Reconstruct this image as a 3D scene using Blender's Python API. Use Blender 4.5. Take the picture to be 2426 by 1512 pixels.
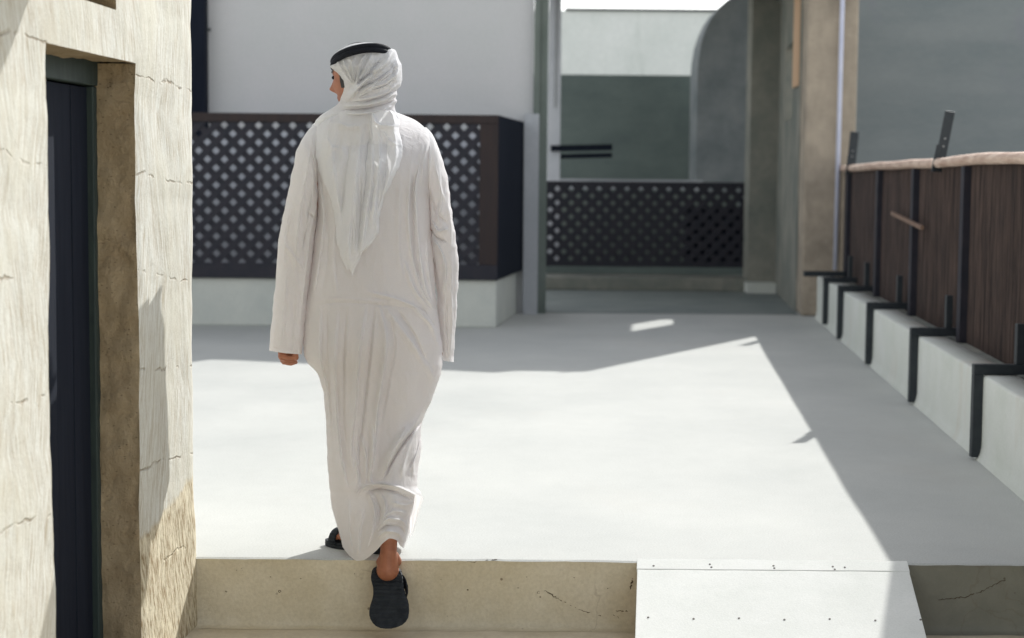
import bpy, math, random
import numpy as np
from mathutils import Vector, Matrix, noise
random.seed(7); np.random.seed(7)
SC = bpy.context.scene; COL = SC.collection
for o in list(bpy.data.objects): bpy.data.objects.remove(o)

# ------------------------------------------------------------------ camera
F, CX, CY, EYE = 4000., 1213., 756., 1.29
TH = math.atan((756 - 425) / F); RO = math.radians(.5)
r0 = Vector((1, 0, 0)); u0 = Vector((0, math.sin(TH), math.cos(TH))); f0 = Vector((0, math.cos(TH), -math.sin(TH)))
RV = r0 * math.cos(RO) + u0 * math.sin(RO); UV = u0 * math.cos(RO) - r0 * math.sin(RO)
cam = bpy.data.cameras.new('camera'); camo = bpy.data.objects.new('camera', cam); COL.objects.link(camo)
m = Matrix((RV, UV, -f0)).transposed().to_4x4(); m.translation = Vector((0, 0, EYE)); camo.matrix_world = m
cam.sensor_width = 36; cam.lens = 36 * F / 2426; cam.clip_start = .1; cam.clip_end = 2000
cam.dof.use_dof = True; cam.dof.focus_distance = 5.7; cam.dof.aperture_fstop = 3.0
SC.camera = camo
# ------------------------------------------------------------------ world + sun
SUN_EL, SUN_AZ = math.radians(33.4), math.radians(29.4)
w = bpy.data.worlds.new('World'); SC.world = w; w.use_nodes = True
nt = w.node_tree; bg = nt.nodes['Background']
sky = nt.nodes.new('ShaderNodeTexSky'); sky.sky_type = 'NISHITA'; sky.sun_disc = False
sky.sun_elevation = SUN_EL; sky.sun_rotation = SUN_AZ; sky.dust_density = 1.0; sky.ozone_density = 1.0
hs = nt.nodes.new('ShaderNodeHueSaturation'); hs.inputs['Saturation'].default_value = .24
nt.links.new(sky.outputs[0], hs.inputs['Color']); nt.links.new(hs.outputs[0], bg.inputs[0]); bg.inputs[1].default_value = .178
sl = bpy.data.lights.new('sun', 'SUN'); sl.energy = 3.75; sl.angle = math.radians(.55); sl.color = (1, .985, .95)
so = bpy.data.objects.new('sun', sl); COL.objects.link(so)
SD = Vector((math.sin(SUN_AZ) * math.cos(SUN_EL), math.cos(SUN_AZ) * math.cos(SUN_EL), math.sin(SUN_EL)))
so.rotation_euler = SD.to_track_quat('Z', 'Y').to_euler(); so.location = SD * 40
SC.view_settings.view_transform = 'Standard'; SC.view_settings.look = 'None'
SC.view_settings.exposure = .46; SC.view_settings.gamma = 1
SC.render.engine = 'CYCLES'; SC.cycles.max_bounces = 10; SC.cycles.diffuse_bounces = 7; SC.cycles.transmission_bounces = 6

# ------------------------------------------------------------------ pixel helpers (photo pixels of a 2426 wide view -> world)
def ray(x, y): return RV * ((x - CX) / F) - UV * ((y - CY) / F) + f0
def G(x, y, z=0.):
    d = ray(x, y); t = (z - EYE) / d.z; return Vector((d.x * t, d.y * t, z))
def P(x, y, Y):
    d = ray(x, y); t = Y / d.y; return Vector((d.x * t, Y, EYE + d.z * t))
def zof(x, y, Y): return P(x, y, Y).z
def xof(x, Y): return P(x, 425, Y).x
def PN(x, y, Y):     # numpy version
    x = np.asarray(x, float); y = np.asarray(y, float); Y = np.asarray(Y, float)
    a = (x - CX) / F; b = -(y - CY) / F
    d = [a * RV[i] + b * UV[i] + f0[i] for i in range(3)]
    t = Y / d[1]
    return np.stack([d[0] * t, Y + 0 * t, EYE + d[2] * t], -1)

# ------------------------------------------------------------------ materials
def sg(c):  # sRGB 0-255 -> linear
    return tuple(((v / 255) / 12.92 if v / 255 <= .04045 else ((v / 255 + .055) / 1.055) ** 2.4) for v in c) + (1,)
class N:
    def __init__(s, name, rough=.85, spec=.3):
        s.m = bpy.data.materials.new(name); s.m.use_nodes = True; s.t = s.m.node_tree
        s.b = s.t.nodes['Principled BSDF']; s.b.inputs['Roughness'].default_value = rough
        s.b.inputs['Specular IOR Level'].default_value = spec; s.co = None
    def n(s, typ, **k):
        q = s.t.nodes.new(typ)
        for a, v in k.items(): setattr(q, a, v)
        return q
    def l(s, a, b): s.t.links.new(a, b)
    def coord(s, sc=(1, 1, 1), rot=(0, 0, 0)):      # rotate first, then stretch
        tc = s.n('ShaderNodeTexCoord'); mp = s.n('ShaderNodeMapping'); mp.vector_type = 'TEXTURE'
        mp.inputs['Scale'].default_value = tuple(1 / q for q in sc); mp.inputs['Rotation'].default_value = rot
        s.l(tc.outputs['Object'], mp.inputs[0]); return mp.outputs[0]
    def noise(s, scale, detail=6, rough=.6, sc=(1, 1, 1), rot=(0, 0, 0), dist=0):
        q = s.n('ShaderNodeTexNoise'); q.inputs['Scale'].default_value = scale; q.inputs['Detail'].default_value = detail
        q.inputs['Roughness'].default_value = rough; q.inputs['Distortion'].default_value = dist
        s.l(s.coord(sc, rot), q.inputs['Vector']); return q.outputs['Fac']
    def ramp(s, fac, stops):
        q = s.n('ShaderNodeValToRGB'); e = q.color_ramp.elements
        while len(e) < len(stops): e.new(.5)
        for i, (p, c) in enumerate(stops):
            e[i].position = p; e[i].color = c if len(c) == 4 else tuple(c) + (1,)
        s.l(fac, q.inputs[0]); return q.outputs[0]
    def mix(s, fac, a, b, mode='MIX'):
        q = s.n('ShaderNodeMix', data_type='RGBA', blend_type=mode)
        for i, v in ((0, fac), (6, a), (7, b)):
            if hasattr(v, 'is_output'): s.l(v, q.inputs[i])
            else: q.inputs[i].default_value = v
        return q.outputs[2]
    def math(s, op, a, b=0, c=None):
        q = s.n('ShaderNodeMath', operation=op)
        for i, v in enumerate((a, b) if c is None else (a, b, c)):
            if hasattr(v, 'is_output'): s.l(v, q.inputs[i])
            else: q.inputs[i].default_value = v
        return q.outputs[0]
    def bump(s, h, strength, dist=.01, prev=None):
        q = s.n('ShaderNodeBump'); q.inputs['Strength'].default_value = strength; q.inputs['Distance'].default_value = dist
        s.l(h, q.inputs['Height'])
        if prev is not None: s.l(prev, q.inputs['Normal'])
        return q.outputs[0]
    def done(s, col=None, nrm=None):
        if col is not None: s.l(col, s.b.inputs['Base Color'])
        if nrm is not None: s.l(nrm, s.b.inputs['Normal'])
        return s.m
BLK = (0, 0, 0, 1); WHT = (1, 1, 1, 1)
def plaster(name, a, b, scale=3, fine=60, bump=.3, bd=.006, sc=(1, 1, 1), rough=.9, stains=None):
    k = N(name, rough)
    f = k.noise(scale, 7, .62, sc); c = k.mix(k.ramp(f, [(.32, BLK), (.68, WHT)]), sg(a), sg(b))
    g = k.noise(fine, 5, .65, sc)
    c = k.mix(.5, c, k.ramp(g, [(.25, (.78, .78, .78, 1)), (.7, WHT)]), 'MULTIPLY')
    if stains:
        h = k.noise(stains[0], 4, .7, (1, 1, .35)); c = k.mix(k.ramp(h, [(.55, BLK), (.72, (.75, .75, .75, 1))]), c, sg(stains[1]))
    return k.done(c, k.bump(g, bump, bd, k.bump(f, bump * .6, bd * 4)))

def mat_leftwall():
    k = N('whitewashed_stone', .92)
    sa = k.noise(30, 8, .72, (1, 3.2, .20), (math.radians(-11), 0, 0)); sb = k.noise(30, 8, .72, (1, 3.2, .20), (math.radians(13), 0, 0))
    fa = k.noise(80, 6, .7, (1, 3, .12), (math.radians(-8), 0, 0)); fb = k.noise(80, 6, .7, (1, 3, .12), (math.radians(16), 0, 0))
    bm = k.ramp(k.noise(2.4, 1, .3, (1, 1, 1.2)), [(.49, BLK), (.53, WHT)])
    st = k.math('ADD', k.mix(bm, sa, sb), 0); st2 = k.math('ADD', k.mix(bm, fa, fb), 0)
    big = k.noise(3.2, 5, .6); grit = k.noise(160, 6, .8)
    s = k.ramp(st, [(.30, BLK), (.56, WHT)])
    c = k.mix(s, sg((172, 164, 146)), sg((210, 211, 204)))
    c = k.mix(k.math('MULTIPLY', k.ramp(st2, [(.53, BLK), (.62, WHT)]), .75), c, sg((156, 138, 108)))
    c = k.mix(k.ramp(big, [(.46, BLK), (.7, (.7, .7, .7, 1))]), c, sg((202, 200, 186)))
    c = k.mix(.6, c, k.ramp(grit, [(.3, (.74, .72, .68, 1)), (.5, WHT)]), 'MULTIPLY')
    # cracks between the courses: distance to z = i*0.30 + warp
    sep = k.n('ShaderNodeSeparateXYZ'); k.l(k.coord(), sep.inputs[0])
    wob = k.noise(1.3, 5, .6); wob2 = k.noise(8, 6, .7)
    z = k.math('ADD', sep.outputs[2], k.math('MULTIPLY', wob, .16)); z = k.math('ADD', z, k.math('MULTIPLY', wob2, .05))
    z = k.math('ADD', z, k.math('MULTIPLY', sep.outputs[1], .04))
    fr = k.math('ABSOLUTE', k.math('SUBTRACT', k.math('FRACT', k.math('DIVIDE', z, .30)), .5))
    ck = k.ramp(fr, [(0, WHT), (.007, (.8, .8, .8, 1)), (.016, BLK)])
    ck = k.mix(1., ck, k.ramp(k.noise(9, 3, .6), [(.50, BLK), (.62, WHT)]), 'MULTIPLY')
    c = k.mix(k.math('MULTIPLY', ck, .6), c, sg((140, 122, 98)))
    # rough brown base course
    lo = k.math('ADD', sep.outputs[2], k.math('MULTIPLY', wob2, .09)); lo = k.math('SUBTRACT', lo, k.math('MULTIPLY', sep.outputs[1], .16))
    far = k.ramp(sep.outputs[1], [(0, BLK), (1, BLK)])
    lom = k.ramp(k.math('ADD', lo, 0.), [(.385, WHT), (.405, BLK)])
    brn = k.mix(k.ramp(k.math('ADD', k.noise(34, 8, .75, (1, 2.6, .45), (math.radians(14), 0, 0)), 0), [(.38, BLK), (.56, WHT)]), sg((132, 110, 76)), sg((218, 210, 186)))
    c = k.mix(lom, c, brn)
    nb = k.bump(st, .3, .004, k.bump(k.noise(110, 6, .75), .5, .004, k.bump(big, .4, .03)))
    ci = k.math('SUBTRACT', 1., ck); nb = k.bump(ci, .7, .008, nb)
    return k.done(c, nb)
def mat_jamb():
    k = N('rough_render', .95)
    a = k.noise(9, 8, .7, (1, 1, .8)); b = k.noise(45, 8, .75)
    c = k.mix(k.ramp(a, [(.3, BLK), (.7, WHT)]), sg((170, 150, 120)), sg((205, 188, 158)))
    v = k.n('ShaderNodeTexVoronoi'); v.inputs['Scale'].default_value = 38; k.l(k.coord((1, 1, 1.6)), v.inputs['Vector'])
    c = k.mix(k.ramp(v.outputs['Distance'], [(.08, (.6, .6, .6, 1)), (.16, BLK)]), c, sg((112, 98, 80)))
    return k.done(c, k.bump(b, .9, .012, k.bump(a, .9, .05)))
def mat_ground():
    k = N('white_cement_floor', .8)
    a = k.noise(1.1, 6, .55, (1, .8, 1)); b = k.noise(11, 7, .72, (1, .7, 1)); g = k.noise(150, 5, .75)
    c = k.mix(k.ramp(a, [(.3, BLK), (.7, WHT)]), sg((185, 187, 183)), sg((199, 200, 195)))
    c = k.mix(.22, c, k.ramp(b, [(.3, (.8, .8, .79, 1)), (.65, WHT)]), 'MULTIPLY')
    c = k.mix(.7, c, k.ramp(g, [(.36, (.74, .74, .74, 1)), (.60, WHT)]), 'MULTIPLY')
    d = k.noise(.7, 6, .65, (1, .6, 1)); c = k.mix(k.ramp(d, [(.56, BLK), (.8, (.5, .5, .5, 1))]), c, sg((184, 180, 172)))
    return k.done(c, k.bump(b, .05, .001, k.bump(g, .25, .002)))
def mat_riser():
    k = N('tan_plaster_riser', .9)
    a = k.noise(3.5, 7, .65); b = k.noise(80, 6, .7)
    c = k.mix(k.ramp(a, [(.3, BLK), (.7, WHT)]), sg((200, 189, 162)), sg((221, 213, 192)))
    c = k.mix(.6, c, k.ramp(b, [(.25, (.72, .70, .66, 1)), (.6, WHT)]), 'MULTIPLY')
    sx = k.n('ShaderNodeSeparateXYZ'); k.l(k.coord(), sx.inputs[0])
    right = k.ramp(k.math('MULTIPLY', sx.outputs[0], .5), [(.60, BLK), (.62, WHT)])      # right of the ramp the shade is painted in as a greyer tone
    c = k.mix(right, c, k.mix(k.ramp(a, [(.3, BLK), (.7, WHT)]), sg((128, 128, 116)), sg((152, 150, 136))))
    v = k.n('ShaderNodeTexVoronoi', feature='DISTANCE_TO_EDGE'); v.inputs['Scale'].default_value = 1.9
    wn = k.n('ShaderNodeTexNoise'); wn.inputs['Scale'].default_value = 5; wn.inputs['Detail'].default_value = 8; k.l(k.coord(), wn.inputs['Vector'])
    av = k.n('ShaderNodeVectorMath', operation='MULTIPLY_ADD'); k.l(wn.outputs['Color'], av.inputs[0]); av.inputs[1].default_value = (.45, .45, .45); k.l(k.coord(), av.inputs[2])
    k.l(av.outputs[0], v.inputs['Vector'])
    ck = k.ramp(v.outputs['Distance'], [(.0, WHT), (.006, (.6, .6, .6, 1)), (.012, BLK)])
    ck = k.mix(1., ck, k.ramp(k.noise(2.6, 2), [(.52, BLK), (.58, WHT)]), 'MULTIPLY')
    c = k.mix(k.math('MULTIPLY', ck, .25), c, sg((120, 104, 84)))
    pv = k.n('ShaderNodeTexVoronoi'); pv.inputs['Scale'].default_value = 13; pv.inputs['Randomness'].default_value = 1; k.l(k.coord(), pv.inputs['Vector'])
    pit = k.ramp(pv.outputs['Distance'], [(.045, WHT), (.075, BLK)]); c = k.mix(k.math('MULTIPLY', pit, .7), c, sg((96, 80, 62)))
    return k.done(c, k.bump(b, .5, .004, k.bump(a, .5, .02)))
def mat_cloth(name, base=(.90, .895, .895), trans=.36, bumpd=.0025):
    k = N(name, .85, .15); b = k.b
    f = k.noise(14, 5, .6, (1.6, 1, .5)); g = k.noise(620, 2, .6)
    c = k.mix(k.ramp(f, [(.3, BLK), (.7, WHT)]), tuple(x * .96 for x in base) + (1,), base + (1,))
    c = k.mix(.5, c, k.ramp(g, [(.3, (.86, .86, .86, 1)), (.65, WHT)]), 'MULTIPLY')
    k.l(c, b.inputs['Base Color'])
    ridge = lambda sc_, z_, x_, rot: k.math('POWER', k.math('SUBTRACT', 1., k.math('ABSOLUTE', k.math('SUBTRACT', k.math('MULTIPLY', k.noise(sc_, 3, .5, (x_, x_, z_), (0, rot, 0), .4), 2.), 1.))), 9)
    r1 = ridge(11, .28, 1.2, .12); r2 = ridge(17, .45, 1.1, -.35)
    nb = k.bump(f, .4, .010, k.bump(g, .3, .0012, k.bump(r1, .18, .006, k.bump(r2, .12, .004)))); k.l(nb, b.inputs['Normal'])
    tr = k.n('ShaderNodeBsdfTranslucent'); k.l(c, tr.inputs[0]); k.l(nb, tr.inputs['Normal'])
    mx = k.n('ShaderNodeMixShader'); mx.inputs[0].default_value = trans
    k.l(b.outputs[0], mx.inputs[1]); k.l(tr.outputs[0], mx.inputs[2]); k.l(mx.outputs[0], k.t.nodes['Material Output'].inputs[0])
    return k.m
def simple(name, a, b=None, scale=8, rough=.6, spec=.4, sc=(1, 1, 1), bump=.2, bd=.003):
    k = N(name, rough, spec); f = k.noise(scale, 5, .6, sc)
    return k.done(k.mix(k.ramp(f, [(.35, BLK), (.65, WHT)]), sg(a), sg(b or a)), k.bump(f, bump, bd))
M = dict(
    leftwall=mat_leftwall(), jamb=mat_jamb(), ground=mat_ground(), riser=mat_riser(),
    lower=plaster('sandy_lower_paving', (196, 184, 158), (222, 212, 190), 4, 70, .5),
    ramp=plaster('painted_ramp_board', (228, 230, 224), (238, 239, 234), 5, 160, .25, .002),
    ply=simple('raw_board_edge', (150, 118, 84), (180, 150, 112), 30),
    whitewall=plaster('grey_white_wall_paint', (206, 208, 207), (214, 213, 214), 1.2, 50, .2),
    plinth=plaster('plinth_render', (196, 200, 194), (212, 214, 206), 2, 60, .2),
    bench=plaster('white_bench_render', (214, 218, 208), (228, 230, 224), 2.5, 90, .3, stains=(1.3, (205, 196, 180))),
    darkgreen=plaster('weathered_green_grey_wall', (96, 107, 105), (116, 127, 122), 1.4, 16, .4, sc=(.7, 1, 1.6), stains=(.9, (84, 94, 94))),
    paleconcrete=plaster('pale_concrete', (222, 225, 219), (236, 237, 232), 1.1, 14, .2, stains=(1.1, (190, 196, 188))),
    greycurve=plaster('grey_rounded_wall_render', (112, 120, 122), (148, 152, 152), 1.6, 14, .4),
    passage=plaster('passage_shade_grey', (122, 130, 128), (140, 146, 142), 2, 40, .2), crackdark=simple('crack_shadow_brown', (84, 72, 56), (100, 86, 68), 40, .9),
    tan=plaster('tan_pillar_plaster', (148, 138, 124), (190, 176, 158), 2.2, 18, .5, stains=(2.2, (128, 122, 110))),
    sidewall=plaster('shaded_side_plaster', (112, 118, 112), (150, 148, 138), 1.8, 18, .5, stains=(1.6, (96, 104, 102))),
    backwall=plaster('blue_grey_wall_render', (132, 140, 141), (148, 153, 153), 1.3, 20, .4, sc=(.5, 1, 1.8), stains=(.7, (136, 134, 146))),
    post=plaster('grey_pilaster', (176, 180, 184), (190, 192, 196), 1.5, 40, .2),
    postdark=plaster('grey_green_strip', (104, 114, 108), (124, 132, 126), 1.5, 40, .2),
    jambwhite=simple('pale_painted_jamb', (196, 200, 206), (212, 214, 220), 2),
    navy=simple('navy_painted_wood', (26, 31, 42), (32, 37, 48), 10, .8, .1, (3, 3, .3)),
    lattice=simple('dark_lattice_wood', (38, 40, 49), (48, 46, 54), 10, .6, .3),
    brownwood=simple('dark_brown_wood', (48, 41, 42), (58, 47, 45), 10, .65, .3, (3, 3, .3)),
    frame=simple('dark_green_frame', (44, 56, 57), (54, 67, 66), 14, .6, .3, (3, 3, .5)),
    steel=simple('dark_steel_bracket', (36, 42, 48), (46, 52, 56), 20, .5, .4),
    hand=simple('pale_red_timber_rail', (182, 150, 132), (226, 204, 186), 9, .7, .3, (3, .35, 3)),
    tanstrip=simple('orange_tan_strip', (196, 158, 124), (210, 174, 138), 5, .7, .3, (3, 3, .3)),
    pipe=simple('lilac_white_pipe', (196, 200, 220), (210, 212, 228), 5, .4),
    thawb=mat_cloth('white_robe_cotton'), scarf=mat_cloth('white_scarf_muslin', (.90, .905, .92), .38),
    black=simple('black_cord_wool', (18, 21, 29), (26, 29, 37), 90, .8, .2), sole=None, metal=simple('dull_metal', (150, 150, 150), None, 5, .4),
    slat=simple('faded_brown_slat', (116, 92, 76), (136, 108, 90), 20),
    screw=simple('rusty_screw_head', (84, 76, 66), (60, 54, 48), 60, .6),
    hair=simple('black_hair', (26, 24, 26), (38, 34, 34), 200, .5),
)
def mat_reed():
    k = N('brown_reed_screen', .8)
    wv = k.noise(60, 4, .7, (1.5, 1.5, .03)); hv = k.noise(3, 4, .6, (1, 1, 1))
    c = k.mix(k.ramp(wv, [(.38, BLK), (.62, WHT)]), sg((50, 43, 42)), sg((98, 82, 75)))
    c = k.mix(k.ramp(hv, [(.4, BLK), (.7, (.5, .5, .5, 1))]), c, sg((52, 47, 47)))
    return k.done(c, k.bump(wv, .8, .01))
M['reed'] = mat_reed()
def mat_sole():
    k = N('black_rubber_sole', .7, .3)
    wv = k.n('ShaderNodeTexWave', wave_type='BANDS', bands_direction='Z'); wv.inputs['Scale'].default_value = 28; wv.inputs['Distortion'].default_value = 2.5
    k.l(k.coord(), wv.inputs['Vector']); f = k.noise(40, 4)
    c = k.mix(k.ramp(f, [(.35, BLK), (.65, WHT)]), sg((22, 27, 32)), sg((38, 43, 48)))
    return k.done(c, k.bump(wv.outputs['Fac'], .6, .003))
M['sole'] = mat_sole()
def mat_skin():
    k = N('brown_skin', .5, .35); f = k.noise(30, 4)
    k.b.inputs['Subsurface Weight'].default_value = .12; k.b.inputs['Subsurface Radius'].default_value = (.012, .005, .003)
    k.b.inputs['Subsurface Scale'].default_value = 1.
    return k.done(k.mix(k.ramp(f, [(.35, BLK), (.65, WHT)]), sg((146, 94, 70)), sg((166, 110, 84))), k.bump(k.noise(260, 3), .25, .001))
M['skin'] = mat_skin()

# ------------------------------------------------------------------ object helpers
WL = {}
def thing(name, label, cat, loc=(0, 0, 0), group=None):
    o = bpy.data.objects.new(name, None); COL.objects.link(o); o.location = loc; o.empty_display_size = .1
    o['label'] = label; o['category'] = cat
    if group: o['group'] = group
    WL[o] = Vector(loc); return o
def obj(name, vf, mat, parent=None, smooth=False, base=None, label=None, kind=None, cat=None, mats=None, mi=None):
    v, f = vf
    v = np.asarray(v, float).reshape(-1, 3)
    org = Vector(base) if base is not None else (WL[parent] if parent else Vector((0, 0, 0)))
    me = bpy.data.meshes.new(name); me.from_pydata((v - np.array(org)).tolist(), [], f); me.validate(); me.update()
    if mat: me.materials.append(mat)
    if smooth: me.polygons.foreach_set('use_smooth', [True] * len(me.polygons))
    o = bpy.data.objects.new(name, me); COL.objects.link(o)
    if parent: o.parent = parent; o.location = org - WL[parent]
    else: o.location = org
    WL[o] = org
    if label: o['label'] = label
    if cat: o['category'] = cat
    if kind: o['kind'] = kind
    return o
def bev(o, w=.008, seg=2):
    b = o.modifiers.new('bevel', 'BEVEL'); b.width = w; b.segments = seg; b.limit_method = 'ANGLE'; b.angle_limit = math.radians(40); return o
class MB:
    def __init__(s): s.v = []; s.f = []
    def add(s, v, f):
        o = len(s.v); s.v += [tuple(p) for p in v]; s.f += [tuple(i + o for i in q) for q in f]; return s
    def box(s, a, b):
        x0, y0, z0 = a; x1, y1, z1 = b
        return s.add([(x0, y0, z0), (x1, y0, z0), (x1, y1, z0), (x0, y1, z0), (x0, y0, z1), (x1, y0, z1), (x1, y1, z1), (x0, y1, z1)],
                     [(0, 3, 2, 1), (4, 5, 6, 7), (0, 1, 5, 4), (1, 2, 6, 5), (2, 3, 7, 6), (3, 0, 4, 7)])
    def prism(s, q, z0, z1):   # plan polygon extruded up
        n = len(q)
        a = sum(q[i][0] * q[(i + 1) % n][1] - q[(i + 1) % n][0] * q[i][1] for i in range(n))
        if a < 0: q = q[::-1]
        return s.add([(x, y, z0) for x, y in q] + [(x, y, z1) for x, y in q],
                     [tuple(range(n))[::-1], tuple(range(n, 2 * n))] + [(i, (i + 1) % n, n + (i + 1) % n, n + i) for i in range(n)])
    def bar(s, a, b, w, d, up=(0, 0, 1)):
        a = Vector(a); b = Vector(b); t = (b - a).normalized(); u = Vector(up)
        sx = t.cross(u)
        if sx.length < 1e-4: sx = t.cross(Vector((1, 0, 0)))
        sx.normalize(); u = sx.cross(t).normalized()
        v = [p + sx * i * w / 2 + u * j * d / 2 for p in (a, b) for i, j in ((-1, -1), (1, -1), (1, 1), (-1, 1))]
        return s.add(v, [(0, 1, 2, 3), (7, 6, 5, 4), (0, 4, 5, 1), (1, 5, 6, 2), (2, 6, 7, 3), (3, 7, 4, 0)])
    def tube(s, pts, r, n=12, closed=False):
        pts = [Vector(p) for p in pts]; m_ = len(pts); rs = r if hasattr(r, '__len__') else [r] * m_
        v = []; f = []; up = Vector((.13, .2, .97))
        for i, p in enumerate(pts):
            t = (pts[(i + 1) % m_] - pts[i - 1]) if closed else (pts[min(i + 1, m_ - 1)] - pts[max(i - 1, 0)])
            t.normalize(); a = t.cross(up).normalized(); b = a.cross(t)
            v += [p + (a * math.cos(k * 2 * math.pi / n) + b * math.sin(k * 2 * math.pi / n)) * rs[i] for k in range(n)]
        for i in range(m_ if closed else m_ - 1):
            for k in range(n):
                j = (i + 1) % m_; f.append((i * n + k, i * n + (k + 1) % n, j * n + (k + 1) % n, j * n + k))
        if not closed: f += [tuple(range(n))[::-1], tuple(range((m_ - 1) * n, m_ * n))]
        return s.add(v, f)
    def cyl(s, c, ax, r, h, n=12):
        ax = Vector(ax).normalized(); c = Vector(c); return s.tube([c - ax * h / 2, c + ax * h / 2], r, n)
    @property
    def vf(s): return s.v, s.f
def gridf(nu, nv, wrap=False):
    f = []
    for j in range(nv - 1):
        for i in range(nu if wrap else nu - 1):
            i2 = (i + 1) % nu; f.append((j * nu + i, j * nu + i2, (j + 1) * nu + i2, (j + 1) * nu + i))
    return f
def fnz(x, y, z, o=4): return noise.fractal((x, y, z), 1.0, 2.0, o)

AX = .085                                   # everything that runs along the court drifts this much to the right per metre
# ================================================================== SETTING
o = obj('lower_ground', MB().add([(-150, -150, -.232), (150, -150, -.232), (150, 5.66, -.232), (-150, 5.66, -.232)], [(0, 1, 2, 3)]).vf, M['lower'], kind='structure')
o = obj('ground', MB().add([(-300, -300, -.30), (300, -300, -.30), (300, 300, -.30), (-300, 300, -.30)], [(0, 1, 2, 3)]).vf, M['lower'], kind='structure')
# courtyard floor: sheet with a slightly ragged front edge, riser below it
def edgeY(x): return 5.648 + .006 * fnz(x * 3, 1, 0) + .003 * fnz(x * 17, 5, 0) + (.012 * max(0, fnz(x * 7, 9, 2)) if x > -.2 else .004 * fnz(x * 7, 9, 2))
xs = np.concatenate([np.linspace(-40, -3, 8), np.linspace(-2.6, 3.2, 240), np.linspace(4, 40, 8)])
v = []; n_ = len(xs)
for x in xs: v.append((x, edgeY(x), -.004 + .0015 * fnz(x * 9, 3, 3)))
for x in xs: v.append((x, edgeY(x) + .012, 0))
for x in xs: v.append((x, 7.5, 0))
for x in xs: v.append((x, 60, 0))
obj('courtyard_floor', (v, gridf(n_, 4)), M['ground'], kind='structure')
v = []
zs = [-.004, -.012, -.03, -.08, -.14, -.19, -.212, -.226, -.231, -.231]
of = [0, .003, .004, .004, .003, .001, -.004, -.012, -.03, -.09]
for z, q in zip(zs, of):
    for x in xs: v.append((x, edgeY(x) + q * .6 + .004 * fnz(x * 5, z * 12, 1) + (.0015 * fnz(x * 30, z * 30, 1)), z + (.0015 * fnz(x * 9, 3, 3) if z > -.02 else 0)))
RISER = obj('step_riser', (v, [q[::-1] for q in gridf(n_, len(zs))]), M['riser'], smooth=True, kind='structure')

obj('passage_shade', MB().prism([(.2, 16.33), (2.78, 16.36), (3.07, 19.74), (.33, 19.74)], .001, .004).vf, M['passage'], kind='structure')  # darker sheet: the passage's shade put into the floor colour
def crack(pts, seed, r=.0011):
    rs = random.Random(seed); P_ = []
    for i in range(len(pts) - 1):
        for k in range(14):
            t = k / 14; x = pts[i][0] + (pts[i + 1][0] - pts[i][0]) * t; y = pts[i][1] + (pts[i + 1][1] - pts[i][1]) * t
            x += rs.uniform(-2.2, 2.2); y += rs.uniform(-1.8, 1.8); p = P(x, y, 5.645); p.y = edgeY(p.x) + .004 * .6 + .004 * fnz(p.x * 5, p.z * 12, 1) - .0004; P_.append(p)
    obj('crack', MB().tube(P_, [r * rs.uniform(.4, 1.3) for _ in P_], 6).vf, M['crackdark'], RISER)
crack([(1290, 1400), (1330, 1425), (1375, 1447), (1425, 1462), (1490, 1492)], 1, .0016); crack([(1405, 1453), (1440, 1450), (1478, 1472)], 2)
crack([(2225, 1422), (2285, 1416), (2330, 1400), (2388, 1372)], 3, .0016); crack([(1500, 1372), (1492, 1398)], 4, .003); crack([(1298, 1478), (1300, 1500)], 5, .003)
crack([(480, 1474), (640, 1473), (800, 1474)], 6, .0012); crack([(1140, 1472), (1300, 1474)], 8, .0016); crack([(1460, 1448), (1505, 1450)], 9, .002); crack([(1080, 1330), (1130, 1333), (1180, 1329)], 10, .0012)
for (x, y, r) in ((560, 1352, 1.4), (535, 1402, 2.), (553, 1399, 2.6), (572, 1348, 1), (662, 1402, 3.2), (655, 1408, 2), (640, 1368, 1.2), (712, 1372, 1.5), (700, 1420, 1), (1045, 1374, 1.4), (1108, 1398, 1.6), (1228, 1394, 1.8), (1276, 1405, 3), (1248, 1368, 1), (1180, 1440, 1.3), (1360, 1370, 1.2), (1440, 1395, 1.4), (770, 1445, 1.2), (840, 1360, 1)):
    p = P(x, y, 5.645); p.y = edgeY(p.x) + .004 * .6 + .004 * fnz(p.x * 5, p.z * 12, 1); v = []
    for k in range(9): a = k * 2 * math.pi / 9; q = r * .0014 * random.uniform(.7, 1.3); v.append((p.x + q * math.cos(a) * 1.2, p.y - .0012, p.z + q * math.sin(a)))
    v.append((p.x, p.y + .001, p.z)); obj('pit', (v, [(i, (i + 1) % 9, 9) for i in range(9)]), M['crackdark'], RISER)

# ------------------------------------------------------------------ left building
def XW(Y): return -1.546 + AX * Y
nrm = Vector((1, -AX, 0)).normalized()
bld = thing('stone_building', 'whitewashed stone building with streaky plaster and a dark doorway in the foreground left', 'building', (XW(5.0) - .5, 4.6, -.232))
D0, D1 = 4.294, 5.040
ZL = lambda Y: 1.622 - .010 * (Y - D0)            # lintel underside
NI0, NI1, NIZ = 4.45, 4.842, zof(275, 23, 4.842)
ys = np.unique(np.round(np.concatenate([np.linspace(1.2, 3.8, 60), np.arange(3.8, D0, .0145), np.linspace(D0, D1, 40), np.arange(D1, 5.64, .0125), [5.66, 5.675, 5.685]]), 4))
zg = np.unique(np.round(np.concatenate([np.arange(-.24, 1.60, .0145), [1.622], np.arange(1.635, NIZ, .0145), [NIZ], np.arange(NIZ + .015, 2.3, .02), np.arange(2.3, 3.6, .1)]), 4))
ys_i = {round(y, 4): i for i, y in enumerate(ys)}
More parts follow.
